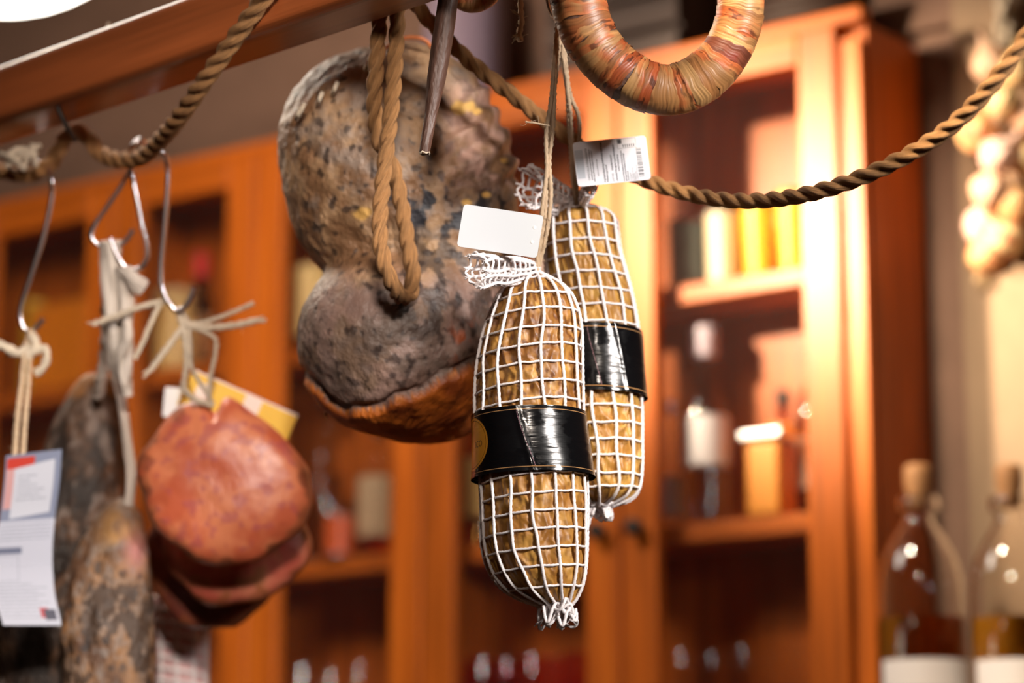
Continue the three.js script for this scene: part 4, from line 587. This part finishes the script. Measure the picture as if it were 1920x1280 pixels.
// third door
bottle('clear_bottle', 'clear liqueur bottle with silver cap beside the round meats', shelfSpot(612, 1, -0.08), 0.3, 0.034, { liquid: liquidMat(0.9, 0.85, 0.85), fill: 0.5, capMat: M.silver });
bottle('pale_bottle', 'pale bottle with beige label next to the double stile', shelfSpot(712, 1, -0.08), 0.225, 0.034, { label: [0.15, 0.6, plain(0.6, 0.42, 0.26, 0.55)], capMat: M.silver, liquid: amber });
tin('red_jar', 'small orange-red jar low beside the round meats', 'jar', shelfSpot(640, 1, -0.04), 0.075, 0.024, 0.024, plain(0.72, 0.12, 0.03, 0.35), M.silver);
bottle('yellow_bottle', 'pale yellow bottle on the upper shelf beside the big ham', shelfSpot(585, 0, -0.08), 0.24, 0.036, { glass: tintGlass(0.95, 0.7, 0.3), label: [0.1, 0.62, plain(0.85, 0.58, 0.22, 0.5)], capMat: M.black });
bottle('dark_bottle', 'dark bottle on the upper shelf hidden half behind the big ham', shelfSpot(680, 0, -0.09), 0.28, 0.036, { glass: plain(0.02, 0.02, 0.015, 0.1), capMat: M.black });
[[572, 0.06], [625, 0.115], [676, 0.06], [722, 0.115]].forEach(([x, o], i) => stemGlass(['first', 'second', 'third', 'fourth'][i] + ' clear wine glass low behind the third door, from the round meats', shelfSpot(x, 2, -o), 0.19, 0.026, 'wine glasses behind the third door'));
// fourth door
bottle('red_cap_bottle', 'dark bottle with bright red cap behind the string bow', shelfSpot(374, 0, -0.135), 0.23, 0.024, { glass: tintGlass(0.3, 0.12, 0.06), liquid: amber, label: [0.15, 0.5, plain(0.5, 0.25, 0.1, 0.5)], capMat: plain(0.78, 0.02, 0.015, 0.35), cap: 0.2, neck: 0.011 });
bottle('round_jar', 'round honey-coloured jar behind the string bow', shelfSpot(330, 0, -0.07), 0.145, 0.038, { glass: plain(0.72, 0.45, 0.16, 0.35), shoulder: 0.6, neckAt: 0.85, neck: 0.03, capMat: plain(0.7, 0.5, 0.25, 0.4) });
bottle('dark_bottle', 'dark bottle behind the round red meat', shelfSpot(400, 1, -0.08), 0.29, 0.036, { glass: plain(0.02, 0.02, 0.015, 0.1), capMat: M.black });
// fifth door
{ const p = shelfSpot(140, 0, -0.08), g = thing('orange_box', 'bright orange carton on the shelf behind the long bent hook', 'box', p, null, TURN); lpart(g, 'carton', board(0.15, 0.155, 0.09, 'y', 0.003).translate(0, 0.0775, 0), plain(0.86, 0.24, 0.01, 0.5)); lpart(g, 'lid_flap', board(0.152, 0.008, 0.092, 'x', 0.003).translate(0, 0.159, 0), plain(0.8, 0.26, 0.02, 0.5)); }
tin('yellow_lid_jar', 'jar with yellow lid standing beside the orange carton', 'jar', shelfSpot(62, 0, -0.07), 0.185, 0.02, 0.02, plain(0.7, 0.42, 0.03, 0.35), plain(0.85, 0.6, 0.05, 0.4));
// on top of the cabinet
{ const p = room(-0.44, 2.757, -0.09), g = thing('dark_crate', 'black wooden crate standing on top of the cabinet', 'crate', p, null, TURN); for (let i = 0; i < 4; i++) for (const z of [-0.062, 0.062]) lpart(g, 'slat', board(0.26, 0.045, 0.01, 'x').translate(0, 0.025 + i * 0.055, z), M.woodDark); for (const x of [-0.125, 0.125]) lpart(g, 'end_panel', board(0.012, 0.22, 0.112, 'y').translate(x, 0.11, 0), M.woodDark); lpart(g, 'floor_panel', board(0.24, 0.008, 0.112, 'x').translate(0, 0.006, 0), M.woodDark); }
{ const p = room(-0.12, 2.757, -0.1), g = thing('dark_basket', 'low black basket on the end of the cabinet top', 'basket', p, null, TURN); for (let i = 0; i < 5; i++) lpart(g, 'woven_row', new THREE.TorusGeometry(0.055 + i * 0.003, 0.007, 8, 32).rotateX(Math.PI / 2).scale(1.5, 1, 0.85).translate(0, 0.008 + i * 0.012, 0), M.woodDark); lpart(g, 'floor_panel', new THREE.CylinderGeometry(0.055, 0.055, 0.006, 28).scale(1.5, 1, 0.85).translate(0, 0.005, 0), M.woodDark); }
bottle('demijohn', 'violet-tinted glass demijohn on top of the cabinet behind the big ham', room(-0.78, 2.757, -0.085), 0.34, 0.07, { glass: plain(0.26, 0.2, 0.27, 0.2), shoulder: 0.6, neckAt: 0.8, neck: 0.022, capMat: plain(0.4, 0.25, 0.15, 0.8), capName: 'cork' });

// ---------------------------------------------------------------- wall beside the cabinet: garlic braid, shelf with decanters
{
  const c = at(1872, 330, 3.78), g = thing('garlic_braid', 'braid of pale pink and yellow garlic bulbs hanging on the wall', 'garlic', at(1865, 540, 3.78)), sc = 3.78 / FPX;
  const tones = [lin(236, 204, 150), lin(232, 190, 160), lin(226, 176, 120), lin(238, 200, 186)];
  [[1880, 190, 3.74], [1925, 215, 3.75], [1832, 250, 3.76], [1872, 292, 3.72], [1925, 300, 3.74], [1858, 358, 3.73], [1900, 382, 3.73], [1842, 425, 3.77], [1882, 448, 3.72], [1925, 400, 3.76], [1852, 478, 3.76], [1915, 480, 3.77], [1905, 130, 3.76], [1860, 120, 3.78]].forEach(([x, y, d], i) => {
    const R = rr(34, 41) * sc, gb = lathe([[0, -0.98], [0.25, -0.93], [0.62, -0.72], [0.9, -0.35], [1, 0], [0.9, 0.36], [0.6, 0.7], [0.3, 1.0], [0.16, 1.3], [0.12, 1.7]], 28), p = gb.attributes.position, cl = []; const red = [2, 8, 10].includes(i);
    for (let k = 0; k < p.count; k++) { const th = Math.atan2(p.getX(k), p.getZ(k)), yy = p.getY(k), f = 1 + 0.05 * Math.cos(th * 8) * clamp(1 - Math.abs(yy)); p.setXYZ(k, p.getX(k) * R * f, yy * R, p.getZ(k) * R * f); const n = N3(th * 1.5, yy * 2 + i * 5, 2), t = tones[i % 4]; cl.push(...mix3(t, red ? lin(200, 84, 62) : lin(206, 150, 110), sm(-0.1, 0.35, n + 0.25 * Math.sin(th * 8)) * (red ? 0.85 : 0.5))); }
    gb.setAttribute('color', new THREE.Float32BufferAttribute(cl, 3)); gb.computeVertexNormals(); gb.rotateZ(rr(-0.9, 0.9)); gb.rotateX(rr(-0.4, 0.5)); const q = at(x, y, d); gb.translate(q.x, q.y, q.z); part(g, 'garlic_bulb', gb, std({ vertexColors: true, roughness: 0.5 }));
  });
  for (let k = 0; k < 3; k++) part(g, 'stem', twineGeo(Array.from({ length: 14 }, (_, i) => at(1885 + 12 * Math.sin(i * 1.3 + k * 2.1), -20 + i * 40, 3.79 + 0.01 * Math.cos(i * 1.3 + k * 2.1))), 0.007), M.twinePale);
  for (const [x, y, dx] of [[1842, 495, -0.2], [1866, 500, 0.1], [1850, 490, 0]]) part(g, 'root_tuft', frayGeo(at(x, y, 3.76), V(dx, -1, 0), 9, 0.035, 0.0022), plain(0.45, 0.3, 0.16, 0.9));
}
{
  const p = room(0.1, 1.62, 0.0), g = thing('wall_shelf', 'wooden wall shelf under the two stoppered decanters', 'shelf', p, null, TURN);
  lpart(g, 'shelf_board', board(0.62, 0.03, 0.34, 'x', 0.004).translate(0.34, -0.0151, 0.0), M.wood); for (const x of [0.12, 0.56]) lpart(g, 'bracket', board(0.02, 0.2, 0.25, 'y', 0.003).translate(x, -0.13, -0.04), M.iron);
}
function decanter(label, x, d, gold) {
  const q = at(x, 1300, d), p = V(q.x, 1.6202, q.z), s = d / FPX, yOf = (py) => onz(x, py, q.z).y - 1.6202, g = thing('decanter', label, 'bottle', p); g.userData.local = true;
  const R = 83 * s, pr = [[0, 0.006], [R * 0.85, 0.001], [R * 0.98, 0.006], [R, 0.018], [R, yOf(1120)], [R * 0.97, yOf(1090)], [R * 0.86, yOf(1050)], [R * 0.62, yOf(1012)], [R * 0.4, yOf(985)], [R * 0.34, yOf(970)], [R * 0.36, yOf(962)], [R * 0.47, yOf(957)], [R * 0.49, yOf(945)], [R * 0.46, yOf(932)], [R * 0.3, yOf(930)]];
  const T = 0.0035, inner = pr.slice(3).reverse().map(([r, y], i) => [Math.max(0.001, r - T), y]); lpart(g, 'glass_body', lathe([...pr, ...inner, [R * 0.85, 0.011], [0, 0.012]], 44), M.thickGlass); const f = yOf(1160); lpart(g, 'liquid', lathe([[0, 0.0115], [R * 0.84, 0.0108], [R - T + 0.0003, 0.02], [R - T + 0.0003, f], [0, f]], 40), golden);
  const lg = new THREE.CylinderGeometry(R + 0.001, R + 0.001, yOf(1240) - 0.03, 44, 1, true, -1.25, 2.5); lg.translate(0, (yOf(1240) + 0.03) / 2, 0); lpart(g, 'paper_label', lg, whiteLabel);
  lpart(g, 'stopper', lathe([[0, yOf(868)], [R * 0.26, yOf(872)], [R * 0.31, yOf(882)], [R * 0.3, yOf(915)], [R * 0.24, yOf(924)], [R * 0.24, yOf(950)]], 24), plain(0.42, 0.2, 0.08, 0.6), 'tan cork stopper');
}
decanter('stoppered clear decanter with golden liquid nearest the cabinet side', 1733, 3.5); decanter('second stoppered decanter on the wall shelf, cut by the picture edge', 1908, 3.42);
renderer.render(scene, camera);
